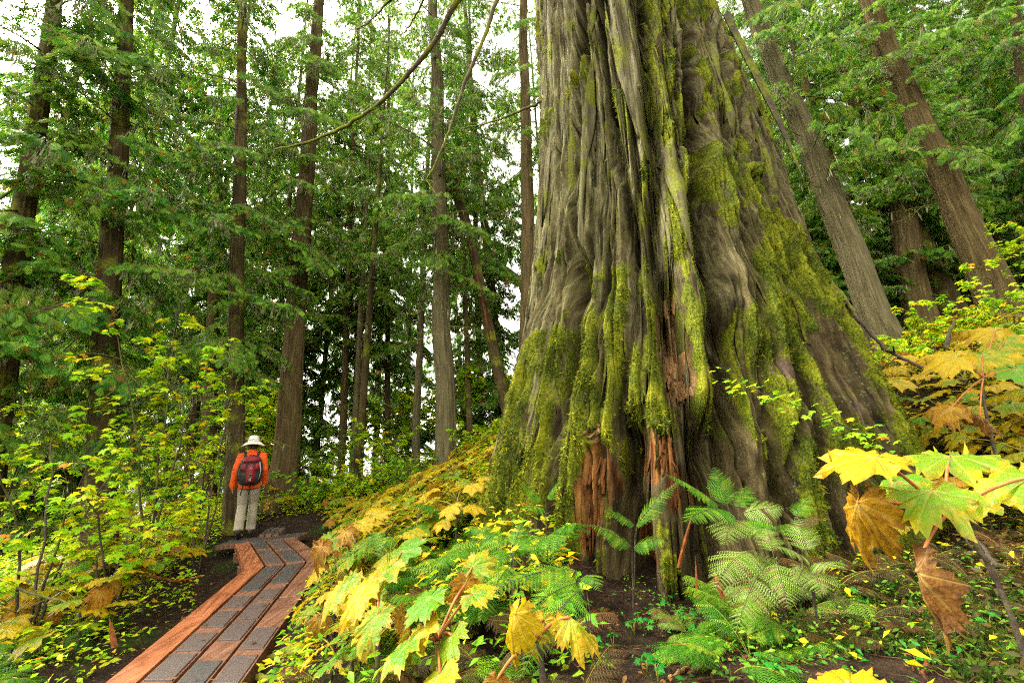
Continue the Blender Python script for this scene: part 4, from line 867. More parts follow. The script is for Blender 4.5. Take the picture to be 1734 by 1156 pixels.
# the forest behind
zones = [((-260, 120), 'deep green conifer in the far left forest', 9, (11, 26)), ((120, 460), 'distant conifer behind the hiker', 5, (14, 32)), ((460, 900), 'tall conifer far behind the straight grey cedar', 6, (14, 36)),
         ((900, 1330), 'conifer mostly hidden behind the giant cedar', 6, (12, 30)), ((1290, 1980), 'dense conifer high on the right slope', 17, (13, 28))]
for (u0, u1), lab, n, (Y0, Y1) in zones:
    for i in range(n):
        u = lerp(u0, u1, (i + uni(.1, .9)) / n); Y = uni(Y0, Y1); p = gpu(u, Y); H = uni(27, 38) if u < 1300 else uni(20, 28)
        left = u < 460
        conifer(lab, p, (uni(-.04, .04), uni(-.03, .03), 1), uni(.2, .42), H, (uni(1.8, 4.5) if 120 < u < 900 else uni(.4, 2.0)), int(uni(44, 58)), sc=uni(1.25, 1.7) if Y > 18 else uni(1.0, 1.35), mat=random.choice(['bark_brown', 'bark_brown', 'bark_grey']), dead=(1.5, 6, 6), group=lab + ' (several alike)', lib=BOUGHS if (left or u > 1290 or random.random() < .6) else BOUGHS_THIN)

SHORT = {}
for i, (u, Y) in enumerate([(300, 15), (440, 17), (575, 16), (655, 18), (120, 12.5), (815, 17), (250, 20)]):
    p = gpu(u, Y); conifer('tall light green conifer with drooping boughs rising behind the front row left of centre', p, (uni(-.02, .02), 0, 1), .28, 34, 5.5, 66, sc=1.35, mat='bark_brown', dead=(2, 8, 8), group='tall light green conifers left of centre', lib=BOUGHS_THIN, flare=.1)
for i, (u, Y, H) in enumerate([(500, 17, 7), (680, 21, 5), (790, 19, 5), (840, 16, 6), (90, 13, 8), (20, 12, 7), (1400, 14, 7), (1470, 13, 6), (1640, 15, 7), (1720, 13, 6), (1560, 17, 8)]):
    conifer('young bushy conifer filling the gap between the trunks', gpu(u, Y), (0, 0, 1), .14, H, .3, 36, sc=.85, mat='bark_brown', group='young conifers between the trunks', flare=.1)
SHORT['tall light green conifer with drooping boughs rising behind the front row left of centre'] = 'tall drooping light green conifer behind the front row'
# ------------------------------------------------------------------ leaves, shrubs, ferns
def lobed_leaf(name, lobes, mat, teeth=0, rings=(0.0, .5, 1.0), cup=.15, seg=40, seed=0, fold=.05, curl=0.0, thick=False):
    """a palmate leaf, stalk at the origin, blade along +X, unit radius"""
    rg = np.random.default_rng(seed); ph = []
    angs = [math.radians(a) for a, l in lobes]
    n = seg; phi = np.linspace(-math.radians(165), math.radians(165), n)
    keys = sorted(angs + [(a + b) / 2 for a, b in zip(sorted(angs)[:-1], sorted(angs)[1:])])
    for k in keys: phi[np.argmin(abs(phi - k))] = k
    r = np.zeros(n); lob = np.ones(n)
    sa = sorted(lobes)
    for i, p in enumerate(phi):
        best = 0
        for a, l in sa:
            d = abs(p - math.radians(a)); half = math.radians(27)
            best = max(best, l * (1 - (.50 if len(sa) < 6 else .36) * min(d / half, 1.5) ** 1.2))
            lob[i] = min(lob[i], d / half)
        r[i] = max(best, .30)
    if teeth: r *= 1 + teeth * np.where(np.arange(n) % 2 == 0, 1, -1) * rg.uniform(.5, 1.2, n)
    r *= rg.uniform(.93, 1.07, n)
    V, rad, lb = [[0, 0, 0]], [0.0], [0.0]; Fc = []
    for k, q in enumerate(rings[1:]):
        for i in range(n):
            x, y = r[i] * q * math.cos(phi[i]), r[i] * q * math.sin(phi[i])
            z = -cup * (r[i] * q) ** 2 + fold * q * (lob[i] - .4) * (1 if q < .99 else .6) + curl * q * q * rg.normal(0, .5) * .5 - curl * max(0, x) ** 2 * .9
            z += .05 * q * math.sin(4.1 * x + seed * 1.7) * math.sin(3.3 * y + seed); V.append([x, y, z]); rad.append(q); lb.append(min(lob[i], 1))
    for i in range(n - 1): Fc.append((0, 1 + i, 2 + i))
    for k in range(len(rings) - 2):
        for i in range(n - 1): a = 1 + k * n + i; Fc.append((a, a + n, a + n + 1, a + 1))
    me = bpy.data.meshes.new(name); me.from_pydata([list(map(float, v)) for v in V], [], Fc); me.materials.append(mat)
    for nm, arr in (('rad', rad), ('lobe', lb)): me.attributes.new(nm, 'FLOAT', 'POINT').data.foreach_set('value', np.array(arr, dtype=np.float32))
    me.polygons.foreach_set('use_smooth', np.ones(len(me.polygons), dtype=bool)); me.update(); return me
CLUB = [(0, 1), (42, .95), (-42, .95), (84, .8), (-84, .8), (130, .55), (-130, .55)]
MAPL = [(0, 1), (48, .92), (-48, .92), (98, .62), (-98, .62)]
def club_leaves(mat, tag_, curl=0.0, cup=.15, n=3): return [lobed_leaf('club_leaf', CLUB, M[mat], .07, (0, .35, .7, 1), cup, 62, 10 * i + tag_, .09, curl) for i in range(n)]
CL_Y, CL_G, CL_O = club_leaves('club_yellow', 1, .28), club_leaves('club_green', 2, .08, .12), club_leaves('club_orange', 3, .5, .35)
CL_D = club_leaves('club_yellow', 5, .3, .3)
for me in CL_D:
    for v_ in me.vertices:
        x_, y_, z_ = v_.co; v_.co = (x_, y_ * .72, z_ - abs(y_) * .55 + .05 * math.sin(x_ * 8 + y_ * 6))
CL_P = club_leaves('club_orange', 6, .5, .3)
for me in CL_P:
    for v_ in me.vertices:
        x_, y_, z_ = v_.co; v_.co = (x_ * .95, y_ * .62, z_ * .8 - abs(y_) * .7 + .07 * math.sin(x_ * 8 + y_ * 7))
CL_B = club_leaves('club_brown', 4, .35, .3)
for me in CL_B:
    for v_ in me.vertices:
        x_, y_, z_ = v_.co; v_.co = (x_ * 1.15, y_ * .40 + .05 * math.sin(x_ * 9), z_ * .5 - abs(y_) * .55 + .06 * math.sin(x_ * 7 + y_ * 5))
LOWC = [[lobed_leaf('club_leaf', CLUB, M[m], .06, (0, .6, 1), .18, 34, 40 + i, .08, c) for i in range(3)] for m, c in (('club_yellow', .15), ('club_green', .1), ('club_orange', .5))]
ML = [lobed_leaf('maple_leaf', MAPL, M['maple_leaf'], .05, (0, .55, 1), .12, 22, i, .05, .15) for i in range(4)]
ML_G = [lobed_leaf('maple_leaf', MAPL, M['green_leaf'], .05, (0, .55, 1), .12, 22, i + 7, .05, .15) for i in range(3)]
def bw_dist(x, y):
    p = np.array([x, y]); best = 9
    cl = [(B3[0] + B3[4]) / 2 - (K3[0] - B3[0]) * .8, (B3[0] + B3[4]) / 2, (K3[0] + K3[4]) / 2, (L3[0] + L3[4]) / 2, D1[1]]
    for a, b_ in zip(cl[:-1], cl[1:]):
        a, b_ = a[:2], b_[:2]; t_ = np.clip((p - a) @ (b_ - a) / ((b_ - a) @ (b_ - a)), 0, 1); best = min(best, np.linalg.norm(p - a - t_ * (b_ - a)))
    return best
def trunk_dist(x, y): return math.hypot(x - float(tree_c(.9)), y - TY) - float(tree_r(.7))
def curve3(p0, p1, p2, n=7):
    t_ = np.linspace(0, 1, n)[:, None]; return (1 - t_) ** 2 * p0 + 2 * t_ * (1 - t_) * p1 + t_ ** 2 * p2

def clear_of_hiker(p):
    u, v, k = project(p); return 368 < u < 480 and 715 < v < 935 and k < 9
def maple(label, base, H, spread, stems=4, twigs=9, leafn=220, leafs=None, size=(.05, .10), group=None, name='vine_maple', lean=(0, 0), seed=0, cat='shrub', lowfrac=.3, stemmat='stem', rad=.018):
    random.seed(seed + 77); root = thing(name, label, cat, base, 0, group); b = MB(); tips = []
    leafs = leafs or ML
    for s in range(stems):
        a = s * 2 * math.pi / stems + uni(-.6, .6); h = H * uni(.65, 1.0); sp = spread * uni(.5, 1.0); e = np.array([math.cos(a) * sp + lean[0], math.sin(a) * sp + lean[1], h])
        C = curve3(np.array([uni(-.05, .05), uni(-.05, .05), -.1]), np.array([e[0] * .25, e[1] * .25, h * .7]), e, 12); C[1:-1] += np.array([[uni(-.03, .03), uni(-.03, .03), 0] for _ in range(10)])
        b.tube(C, np.linspace(rad, .004, 12), 5)
        for k in range(twigs):
            f = lowfrac + (1 - lowfrac) * (k + random.random()) / twigs; i = min(int(f * 11), 10); p = lerp(C[i], C[i + 1], f * 11 - i); a2 = a + uni(-1.9, 1.9); L = uni(.25, .6) * (1.25 - f * .6) * min(1.0, H / 2)
            q = curve3(p, p + np.array([math.cos(a2), math.sin(a2), .45]) * L * .5, p + np.array([math.cos(a2) * L, math.sin(a2) * L, uni(-.08, .18) * L]), 6); b.tube(q, np.linspace(.005, .0018, 6), 4, cap=False)
            for m in range(2, 6): tips.append((q[m], math.atan2(q[5][1] - q[0][1], q[5][0] - q[0][0])))
            tips.append((q[5] + [0, 0, .0], a2)); tips.append((q[5], a2 + .7)); tips.append((q[5], a2 - .7))
    b.build('stem', M[stemmat], root); random.shuffle(tips); rest = []; bp = np.array(base, float)
    tips = [t_ for t_ in tips if not clear_of_hiker(t_[0] + bp)]
    for i in range(int(len(tips) * 1.35)):
        p, a = tips[i % len(tips)]; side = (1 if i < len(tips) else -1); a2 = a + side * uni(.4, 1.5); d = np.array([math.cos(a2), math.sin(a2), uni(-.55, .0)]); p = p + d * .03
        nz_ = np.array([uni(-.65, .65), uni(-.65, .65) - .1, 1]); p = p + [0, 0, uni(-.07, .05)]; sc_ = uni(*size)
        if i < leafn:
            o = obj('leaf', random.choice(leafs), root); o.matrix_local = frame_mat(p, d, nz_, sc_)
        else: rest.append((p, d, nz_, sc_))
    if rest:
        me = leafs[0]; tv = np.array([v.co[:] for v in me.vertices]); tf = [tuple(p_.vertices) for p_ in me.polygons]
        P_, D_, N_, S_ = (np.array([r[k] for r in rest]) for k in range(4)); VV = place_template(tv, P_, D_, N_, S_)
        m = MB()
        for k in range(len(rest)): m.add(VV[k], tf, 0, rnd=random.random())
        tag(m.build('foliage', [me.materials[0]], root), None, None, None, 'stuff')
    return root
def gp(x, y, dz=0): return (x, y, gz(x, y) + dz)
def gpl(u, Y): p = gpu(u, Y); return p
maple('tall yellow green vine maple rising highest on the left in front of the dark trunk', gpl(235, 6.3), 5.3, .9, 3, 20, 240, seed=1, lean=(-.2, -.2))
maple('vine maple spreading over the left edge with green leaves turning yellow', gpl(40, 5.2), 2.9, 1.2, 4, 12, 280, seed=2)
maple('vine maple with dark bent stems between the dark trunk and the boardwalk', gpl(330, 7.0), 3.4, 1.1, 4, 12, 260, seed=3)
maple('low yellow vine maple leaning over the slope below the boardwalk', gpl(175, 5.4), 1.7, 1.0, 4, 10, 220, seed=4)
maple('yellow vine maple further back behind the dark trunk', gpl(120, 8.6), 3.4, 1.4, 4, 10, 200, seed=5)
maple('vine maple with golden leaves next to the hiker\'s tree', gpl(335, 9.6), 2.4, 1.2, 5, 11, 200, seed=6)
maple('big vine maple filling the lower left corner behind the ferns', gpl(-60, 6.6), 3.4, 1.4, 4, 10, 200, seed=8)
maple('golden low shrub behind the foot of the hiker\'s tree', gpl(270, 10.5), 1.6, 1.3, 5, 9, 120, seed=9)
maple('slender golden bush directly behind the hiker\'s hat', gpl(428, 11.2), 3.2, .55, 6, 18, 160, size=(.08, .13), seed=12, lowfrac=.35)
maple('golden bush rising between the two trunks beyond the hiker\'s hat', gpl(436, 12.5), 3.6, 1.0, 7, 15, 160, size=(.09, .15), seed=10)
for i, (u, Y, H, sp, lab) in enumerate([(560, 12.2, 1.6, 1.2, 'bright green shrub right of the flared conifer foot'), (655, 11.6, 1.9, 1.3, 'bright green shrub in front of the slender pale trunk'), (690, 10.2, 1.3, .9, 'airy green shrub left of the foot of the straight grey cedar'), (600, 10.4, 1.0, 1.0, 'low lime green shrub above the far end of the boardwalk'),
                                        (520, 10.2, .9, .9, 'low green shrub just past the end of the boardwalk'), (800, 10.5, 1.1, 1.0, 'green shrub between the grey cedar and the snag'), (640, 14.5, 2.2, 1.5, 'tall green shrub in the clearing behind the thin trunks'), (530, 15, 2.0, 1.6, 'green shrub far back between the flared conifer and thin dark trunk'), (500, 17.5, 3.6, 2.0, 'tall lime green bush far behind the hiker\'s right shoulder'), (575, 18.5, 4.2, 2.2, 'tall bright bush behind the thin pale trunk'), (665, 18, 4.0, 2.2, 'tall bright bush behind the slender pale trunk'), (745, 16.5, 3.2, 1.8, 'bright bush behind the foot of the straight grey cedar'), (385, 18, 4.0, 2.2, 'tall bright bush far behind the slim conifer beside the hiker'), (835, 15, 2.6, 1.6, 'bright bush behind the foot of the broken snag')]):
    maple(lab, gpl(u, Y), H, sp, 5 if i < 8 else 8, 10 if i < 8 else 16, 90, ML if i % 2 or i > 7 else ML_G, (.045, .085) if i < 8 else (.09, .16), seed=20 + i, name='shrub', rad=.01)
for i, (u, Y, H, sp, lab) in enumerate([(1530, 6.8, .9, .9, 'yellow shrub at the foot of the grey fluted cedar'), (1625, 7.6, .9, 1.0, 'yellow shrub between the two right hand trunks'), (1745, 6.6, 1.6, .9, 'yellow shrub at the right edge in front of the leaning red brown cedar'), (1850, 7.5, 2.4, 1.2, 'tall yellow green shrub just inside the right edge'), (1700, 5.2, .8, .9, 'low orange and yellow shrub on the slope at the right edge')]):
    maple(lab, gpl(u, Y), H, sp, 5, 9, 110, ML, (.05, .09), seed=40 + i, name='shrub', rad=.01)
# the sprig with yellow and green leaves across the foot of the giant tree
random.seed(5); sp_pts = [at(u, v, Y) for u, v, Y in [(1500, 760, 2.55), (1440, 725, 2.55), (1370, 695, 2.6), (1290, 665, 2.6), (1222, 640, 2.65)]]
sp0 = np.array(gp(sp_pts[0][0] + .25, sp_pts[0][1] - .1)); sprig = thing('maple_sapling', 'slender maple sapling stretching green and yellow leaves across the foot of the giant tree', 'sapling', sp0)
b = MB(); q = np.array([sp0, lerp(sp0, sp_pts[0], .6) + [0, 0, .1]] + sp_pts); qq = np.stack([np.interp(np.linspace(0, 1, 24), np.linspace(0, 1, len(q)), q[:, i]) for i in range(3)], 1) - sp0; b.tube(qq, np.linspace(.007, .002, 24), 5); b.build('stem', M['stem'], sprig)
for i in range(90):
    p = qq[random.randrange(8, 24)] + [uni(-.09, .09), uni(-.1, .1), uni(-.06, .06)]; o = obj('leaf', random.choice(ML + ML_G), sprig); a = uni(2.2, 4.2); o.matrix_local = frame_mat(p, (math.cos(a), math.sin(a) * .8, uni(-.4, .1)), (uni(-.4, .4), uni(-.6, .2), 1), uni(.022, .045))

def club(label, base, h, n, size, cols=(.55, .3, .15), hi=False, group=None, tilt=.8, seed=None, az=None):
    """devil's club: a bare stem and big palmate leaves on long stalks"""
    root = thing('devils_club', label, 'plant', base, 0, group); b = MB(); sn_ = gnormal(base[0], base[1], .5); st = np.array([uni(-.1, .1) - sn_[0] * -.1, uni(-.1, .1), h])
    b.tube(curve3(np.array([0, 0, -.08]), np.array([st[0] * .2, st[1] * .2, h * .6]), st, 7), np.linspace(.013, .008, 7), 6)
    for i in range(n):
        a = i * 2.4 + uni(-.4, .4) if az is None else uni(*az); L = uni(.14, .34) * (size / .15); up = uni(.15, .7); p0 = lerp(np.array([st[0], st[1], st[2]]), np.array([st[0] * .5, st[1] * .5, st[2] * .6]), random.random() ** 2)
        d = np.array([math.cos(a), math.sin(a), 0]); d = d - sn_ * (d @ sn_) * tilt; e = p0 + d * L + np.array([0, 0, up * L * .8])
        b.tube(curve3(p0, p0 + d * L * .4 + [0, 0, up * L * .7], e, 6), np.linspace(.0055, .0035, 6), 5, 1)
        r = random.random(); lib = (CL_Y, CL_G, CL_O) if hi else LOWC; k = 0 if r < cols[0] else (1 if r < cols[0] + cols[1] else 2)
        nn = sn_ * tilt + np.array([0, 0, 1 - tilt]) + d * uni(.0, .3) + np.array([uni(-.3, .05), uni(.0, .22), 0]); dd = d + np.array([0, 0, uni(-.35, .05)])
        if k == 2: dd = d * .6 + np.array([0, 0, uni(-1, -.4)]); nn = d + [0, 0, .5]
        o = obj('leaf', random.choice(lib[k]), root); s = size * uni(.75, 1.25); o.matrix_local = frame_mat(e, dd, nn, s)
    b.build('stem', [M['stem'], M['petiole_green']], root); return root
random.seed(31)
def scatter(n, ur, Yr, ok, tries=4000):
    out = []
    for _ in range(tries):
        if len(out) >= n: break
        p = gpu(uni(*ur), uni(*Yr))
        if bw_dist(p[0], p[1]) < .95 or trunk_dist(p[0], p[1]) < .22 or not ok(p): continue
        if any(np.hypot(p[0] - q[0], p[1] - q[1]) < .2 for q in out): continue
        out.append(p)
    return out
pts = scatter(60, (530, 890), (3.6, 9.5), lambda p: True)
for p in pts:
    u, v, k = project(p)
    lab = 'broad leaved golden plant left of the giant cedar' if u > 700 else 'broad leaved yellow plant above the far boardwalk'
    club(lab, p, uni(.25, .5), random.randint(7, 11), uni(.10, .16), (.80, .15, .05), group='golden plants of the middle bank: ' + ('upper' if u > 700 else 'lower'))
pts = scatter(16, (540, 740), (2.4, 4.4), lambda p: trunk_dist(p[0], p[1]) > .7)
for p in pts:
    club('yellow green broad leaved plant on the near bank', p, uni(.15, .3), random.randint(4, 6), uni(.09, .13), (.55, .35, .10), hi=True, group='broad leaved plants on the near bank')
pts = scatter(52, (1400, 1950), (3.4, 9.5), lambda p: p[0] > 3.6)
for p in pts: club('yellow broad leaved plant on the right slope', p, uni(.25, .55), random.randint(7, 11), uni(.12, .18), (.80, .10, .10), group='yellow plants on the right slope')
pts = scatter(22, (1470, 1950), (2.7, 4.8), lambda p: p[0] > 2.5)
for p in pts: club('golden plant beside the giant right root', p, uni(.2, .4), random.randint(6, 9), uni(.10, .15), (.82, .1, .08), group='golden plants beside the right root')
pts = scatter(26, (-40, 360), (4.2, 7.8), lambda p: bw_dist(p[0], p[1]) > 1.15)
for p in pts: club('broad leaved plant left of the boardwalk', p, uni(.25, .55), random.randint(6, 9), uni(.13, .19), (.72, .2, .08), group='broad leaved plants left of the boardwalk')
pts = scatter(16, (120, 520), (8.6, 14), lambda p: bw_dist(p[0], p[1]) > 1.1)
for p in pts: club('golden broad leaved plant behind the hiker', p, uni(.3, .6), random.randint(6, 9), uni(.13, .19), (.7, .22, .08), group='golden plants behind the hiker')

# plants in the foreground whose leaves are placed one by one
def hero(label, base, joint, leaves, pet='petiole', stem_r=.009, mid=None):
    base = np.array(base, float); root = thing('devils_club', label, 'plant', base); b = MB(); j = np.asarray(joint) - base
    b.tube(curve3(np.array([0, 0, -.05]), (np.array(mid) - base) if mid is not None else np.array([j[0] * .3, j[1] * .3, j[2] * .8]), j, 9), np.linspace(stem_r * 1.3, stem_r, 9), 7)
    for (u, v, Y, xd, nd, r, lib, *jj) in leaves:
        p = at(u, v, Y) - base; f_ = nrm(ray(u, v)); rx_ = nrm(CX - f_ * (CX @ f_)); dn_ = np.cross(f_, rx_); x = rx_ * xd[0] + dn_ * xd[1] - f_ * xd[2]; n_ = rx_ * nd[0] + dn_ * nd[1] - f_ * nd[2]; n_ = nrm(n_); x = x - n_ * (x @ n_) * .85; s_ = j if not jj else at(*jj[0]) - base
        b.tube(curve3(s_, lerp(s_, p, .55) + [0, 0, .03], p, 8), np.linspace(.0058, .004, 8), 6, 1)
        o = obj('leaf', lib, root); o.matrix_local = frame_mat(p, x, n_, r if hasattr(r, '__len__') else (r, r, r))
    b.build('stem', [M['stem'], M[pet]], root); return root
# directions are (right, down, towards the viewer)
J = (1602, 872, 1.42)
hero('big foreground plant at right with wide yellow leaves on reddish stalks', gp(*(at(1690, 1010, 1.35)[:2])), at(*J), [
    (1484, 775, 1.35, (-.95, .35, .15), (.25, -.9, .3), .155, CL_Y[0]),
    (1520, 815, 1.58, (.4, -.3, .5), (0, -.86, .5), .10, CL_G[0]),
    (1578, 830, 1.36, (-.3, .2, .8), (.05, -.9, .42), .155, CL_Y[2]),
    (1608, 772, 1.66, (.2, 0, .9), (0, -.99, .13), .19, CL_Y[1]),
    (1745, 808, 1.38, (-.8, .35, .5), (-.1, -.85, .45), .15, CL_Y[1]),
    (1452, 850, 1.36, (-.30, .95, .1), (-.35, -.25, .9), (.17, .17, .17), CL_P[0]),
    (1552, 968, 1.22, (-.28, 1, .1), (-.75, -.1, .65), (.145, .115, .145), CL_B[0]),
    (1535, 880, 1.46, (-.5, -.1, .4), (.1, -.8, .5), .06, CL_Y[0])], mid=at(1700, 930, 1.38), stem_r=.006)
hero('single yellow leaf cut by the bottom edge right of the middle', gp(*(at(1440, 1180, .95)[:2])), at(1440, 1175, .95), [(1440, 1165, .98, (-.2, -.5, -.6), (0, -.75, .65), .085, CL_Y[1])])
hero('drooping plant with tired yellow leaves at bottom centre before the fern', gp(*(at(900, 1130, 1.45)[:2])), at(905, 1085, 1.45), [
    (872, 1038, 1.42, (-.45, .9, .25), (-.55, -.2, .8), .115, CL_D[0]), (920, 1050, 1.5, (-.3, .8, .3), (-.2, -.3, .9), .07, CL_Y[1]),
    (965, 1045, 1.4, (.75, .4, .4), (.1, -.8, .5), .105, CL_D[2]), (842, 1150, 1.4, (.1, .9, .2), (.2, -.2, .9), .05, CL_O[1])], mid=at(930, 1110, 1.45))
hero('low plant with long tilted yellow green leaves in the bottom left foreground', gp(*(at(745, 1130, 1.75)[:2])), at(740, 1085, 1.75), [
    (728, 1010, 1.72, (-.75, .45, .4), (-.55, -.72, .38), .125, CL_G[0]), (800, 1005, 1.8, (.6, -.25, .5), (-.25, -.85, .45), .11, CL_G[2]), (720, 1060, 1.65, (-.7, .55, .4), (-.62, -.7, .3), .11, CL_Y[1]),
    (690, 1090, 1.6, (-.75, .6, .3), (-.62, -.7, .28), .12, CL_G[1]), (765, 1075, 1.6, (-.55, .7, .4), (-.7, -.62, .32), .12, CL_Y[2]), (800, 960, 2.0, (.5, -.5, .3), (-.4, -.6, .7), .11, CL_Y[0]), (790, 985, 1.9, (.05, .95, .2), (.4, -.1, .9), .09, CL_O[2]),
    (745, 1140, 1.5, (-.5, .75, .4), (-.65, -.65, .36), .125, CL_G[2])])
hero('plant with narrow seen yellow leaves leaning towards the boardwalk', gp(*(at(640, 1090, 2.3)[:2])), at(640, 1010, 2.3), [
    (655, 965, 2.35, (-.85, .6, .2), (-.6, -.72, .35), .2, CL_G[1]), (620, 990, 2.25, (-.8, .6, .2), (-.6, -.7, .35), .19, CL_Y[0]), (590, 985, 2.4, (-.8, .6, .2), (-.6, -.72, .3), .18, CL_Y[1]), (680, 935, 2.6, (.6, -.5, .2), (-.55, -.7, .4), .16, CL_G[0]), (640, 1040, 2.0, (-.7, .7, .2), (-.6, -.6, .5), .14, CL_Y[2])])
hero('clump of drooping golden leaves beside the right edge of the boardwalk', gp(*(at(600, 985, 4.0)[:2])), at(590, 925, 3.95), [
    (585, 900, 3.9, (-.9, .3, .3), (-.4, -.75, .5), .21, CL_O[0]), (560, 912, 3.9, (-.8, .6, .2), (-.5, -.6, .6), .2, CL_Y[0]), (610, 885, 4.1, (.3, -.4, .4), (-.4, -.8, .4), .2, CL_Y[1]), (545, 925, 3.85, (-.5, .8, .2), (-.6, -.4, .6), .17, CL_O[2]), (630, 870, 4.2, (.6, -.4, .2), (-.4, -.8, .4), .19, CL_Y[2])])
hero('yellow plant spreading over the top of the right slope edge', gp(*(at(1660, 720, 3.3)[:2])), at(1665, 640, 3.3), [
    (1620, 605, 3.3, (-.8, .1, .5), (0, -.85, .5), .24, CL_Y[0]), (1665, 600, 3.4, (.4, -.1, .6), (0, -.88, .45), .25, CL_Y[1]), (1720, 625, 3.2, (.7, .1, .5), (0, -.88, .45), .22, CL_G[0]), (1612, 690, 3.2, (-.6, .3, .5), (-.1, -.8, .6), .17, CL_O[0]), (1700, 580, 3.7, (.5, -.2, .5), (0, -.86, .5), .24, CL_Y[2]), (1660, 705, 3.1, (.5, .6, .4), (.2, -.6, .7), .14, CL_B[1]), (1685, 560, 3.9, (-.6, -.1, .5), (0, -.9, .4), .23, CL_Y[0])])

# ferns
def pinna_mesh(n, mat, seed, wid=.17):
    """one leaflet of a fern along +X, length 1, cut into rounded lobes"""
    rg = np.random.default_rng(seed); m = MB()
    for i in range(n):
        x = (i + .3) / n; w = wid * (1 - x) ** .6 * (1.0 if x > .08 else .7) + .012; l = .92 / n
        for s in (1, -1): m.add([[x, 0, 0], [x + l * .62, 0, 0], [x + l * 1.0, s * w * .7, -.01 - .05 * x], [x + l * 1.05, s * w * rg.uniform(.92, 1.15), -.02 - .05 * x], [x + l * .55, s * w * .6, -.01]], [(0, 1, 2, 3, 4) if s > 0 else (4, 3, 2, 1, 0)], 0, rnd=0)
    v = np.concatenate(m.v); v[:, 2] -= .16 * v[:, 0] ** 2; m.v = [v]; m.at = {}
    return m.mesh('pinna', [M[mat]], False)
def frond_curve(L, arch, n=24):
    q = np.linspace(0, 1, n); el = lerp(1.05, 1.05 - arch, q); x = np.cumsum(np.cos(el)) / n * L; z = np.cumsum(np.sin(el)) / n * L
    return np.stack([x, 0 * x, z], 1)
def frond_lib(mat, seed, L=1.0, pairs=20, arch=1.5):
    rg = np.random.default_rng(seed); C = frond_curve(L, arch); m = MB(); C[:, 1] = rg.uniform(-.12, .12) * np.linspace(0, 1, 24) ** 2
    m.tube(C, np.linspace(.006, .002, 24), 4, 1, cap=False, rnd=0)
    pm = pinna_mesh(9, mat, seed, .17); tv = np.array([v.co[:] for v in pm.vertices]); tf = [tuple(p.vertices) for p in pm.polygons]
    for i in range(pairs):
        f = .22 + .78 * (i + .5) / pairs; k = min(int(f * 23), 22); p = lerp(C[k], C[k + 1], f * 23 - k); tng = nrm(C[k + 1] - C[k]); prof = math.sin(math.pi * min(1, (1.0 - f) / .78 * .92 + .06)) ** .75 * .30 * L + .015
        up = np.cross(tng, [0, 1, 0]); up = up if up[2] > 0 else -up
        for s in (1, -1):
            d = np.array([0, s, 0]) * .9 + tng * rg.uniform(.45, .65) - up * rg.uniform(.0, .3); V = place_template(tv, p[None], nrm(d)[None], nrm(up + [0, s * .1, 0])[None], np.array([prof * rg.uniform(.85, 1.1)]))[0]; m.add(V, tf, 0, rnd=rg.uniform(-.08, .08) + .1)
    return m.mesh('frond', [M[mat], M['petiole_green']], False)
FR_G = [frond_lib('fern', 400 + i, 1, 24, [1.2, 1.5, 1.8, 1.0][i]) for i in range(4)]
FR_B = [frond_lib('fern_brown', 420 + i, 1, 20, [.7, 1.1, 1.5][i]) for i in range(3)]
def fern(label, base, L, n, lib=None, group=None, az0=None, spread=6.28, name='fern'):
    root = thing(name, label, 'fern', base, 0, group); lib = lib or FR_G; sn_ = gnormal(base[0], base[1], .4)
    for i in range(n):
        a = (az0 if az0 is not None else uni(0, 6.28)) + (i + .5 - n / 2) / n * spread + uni(-.25, .25); o = obj('frond', random.choice(lib), root); s = L * uni(.75, 1.15)
        o.matrix_local = frame_mat((0, 0, -.02), (math.cos(a), math.sin(a), uni(-.25, .25)), (sn_[0] * .6 + uni(-.2, .2), sn_[1] * .6 + uni(-.2, .2), 1), s)
    return root
PIN = {m: [pinna_mesh(11, m, 500 + i, .17) for i in range(2)] for m in ('fern', 'fern_pale', 'fern_brown')}
def hero_fern(label, base, fronds, group=None, big=1.0):
    """fronds placed by picture: (start u,v,Y, end u,v,Y, sag, material, widest leaflet)"""
    base = np.array(base, float); root = thing('fern', label, 'fern', base, 0, group)
    for s0, s1, sag, mat, wl, *fr in fronds:
        a_, b_ = at(*s0) - base, at(*s1) - base; b_ = a_ + (b_ - a_) * big; wl = wl * (1 + (big - 1) * .7); L = np.linalg.norm(b_ - a_); C = curve3(a_, lerp(a_, b_, .5) + [0, 0, sag * L], b_, 26); m = MB(); st = fr[0] if fr else .12
        full = np.concatenate([curve3(np.array([0, 0, -.03]), lerp(np.zeros(3), a_, .6) + [0, 0, .02], a_, 8)[:-1], C]); m.tube(full, np.linspace(.0018, .001, len(full)), 5, cap=False); fo = m.build('frond', M['stem'], root)
        n = min(int(7 + L / .026), 22)
        view = nrm(-(a_ + base - CAM))
        for i in range(n):
            f = st + (1 - st) * (i + .4) / n; k = min(int(f * 25), 24); p = lerp(C[k], C[k + 1], f * 25 - k); tg = nrm(C[k + 1] - C[k]); nn = nrm(np.array([0, 0, 1]) * .8 + view * .5); nn = nrm(nn - tg * (nn @ tg)); sd = np.cross(nn, tg); g_ = (f - st) / (1 - st); pl = wl * 1.15 * ((1 - g_) ** .8 * min(1, .55 + g_ * 2.2) + .07) * uni(.9, 1.1)
            for s in (1, -1):
                o = obj('pinna', random.choice(PIN[mat if random.random() < .97 or mat == 'fern' else 'fern_brown']), fo); o.matrix_local = frame_mat(p, sd * s * .85 + tg * .5 - nn * uni(0, .25), nn + sd * s * .1, pl)
    return root
random.seed(91)
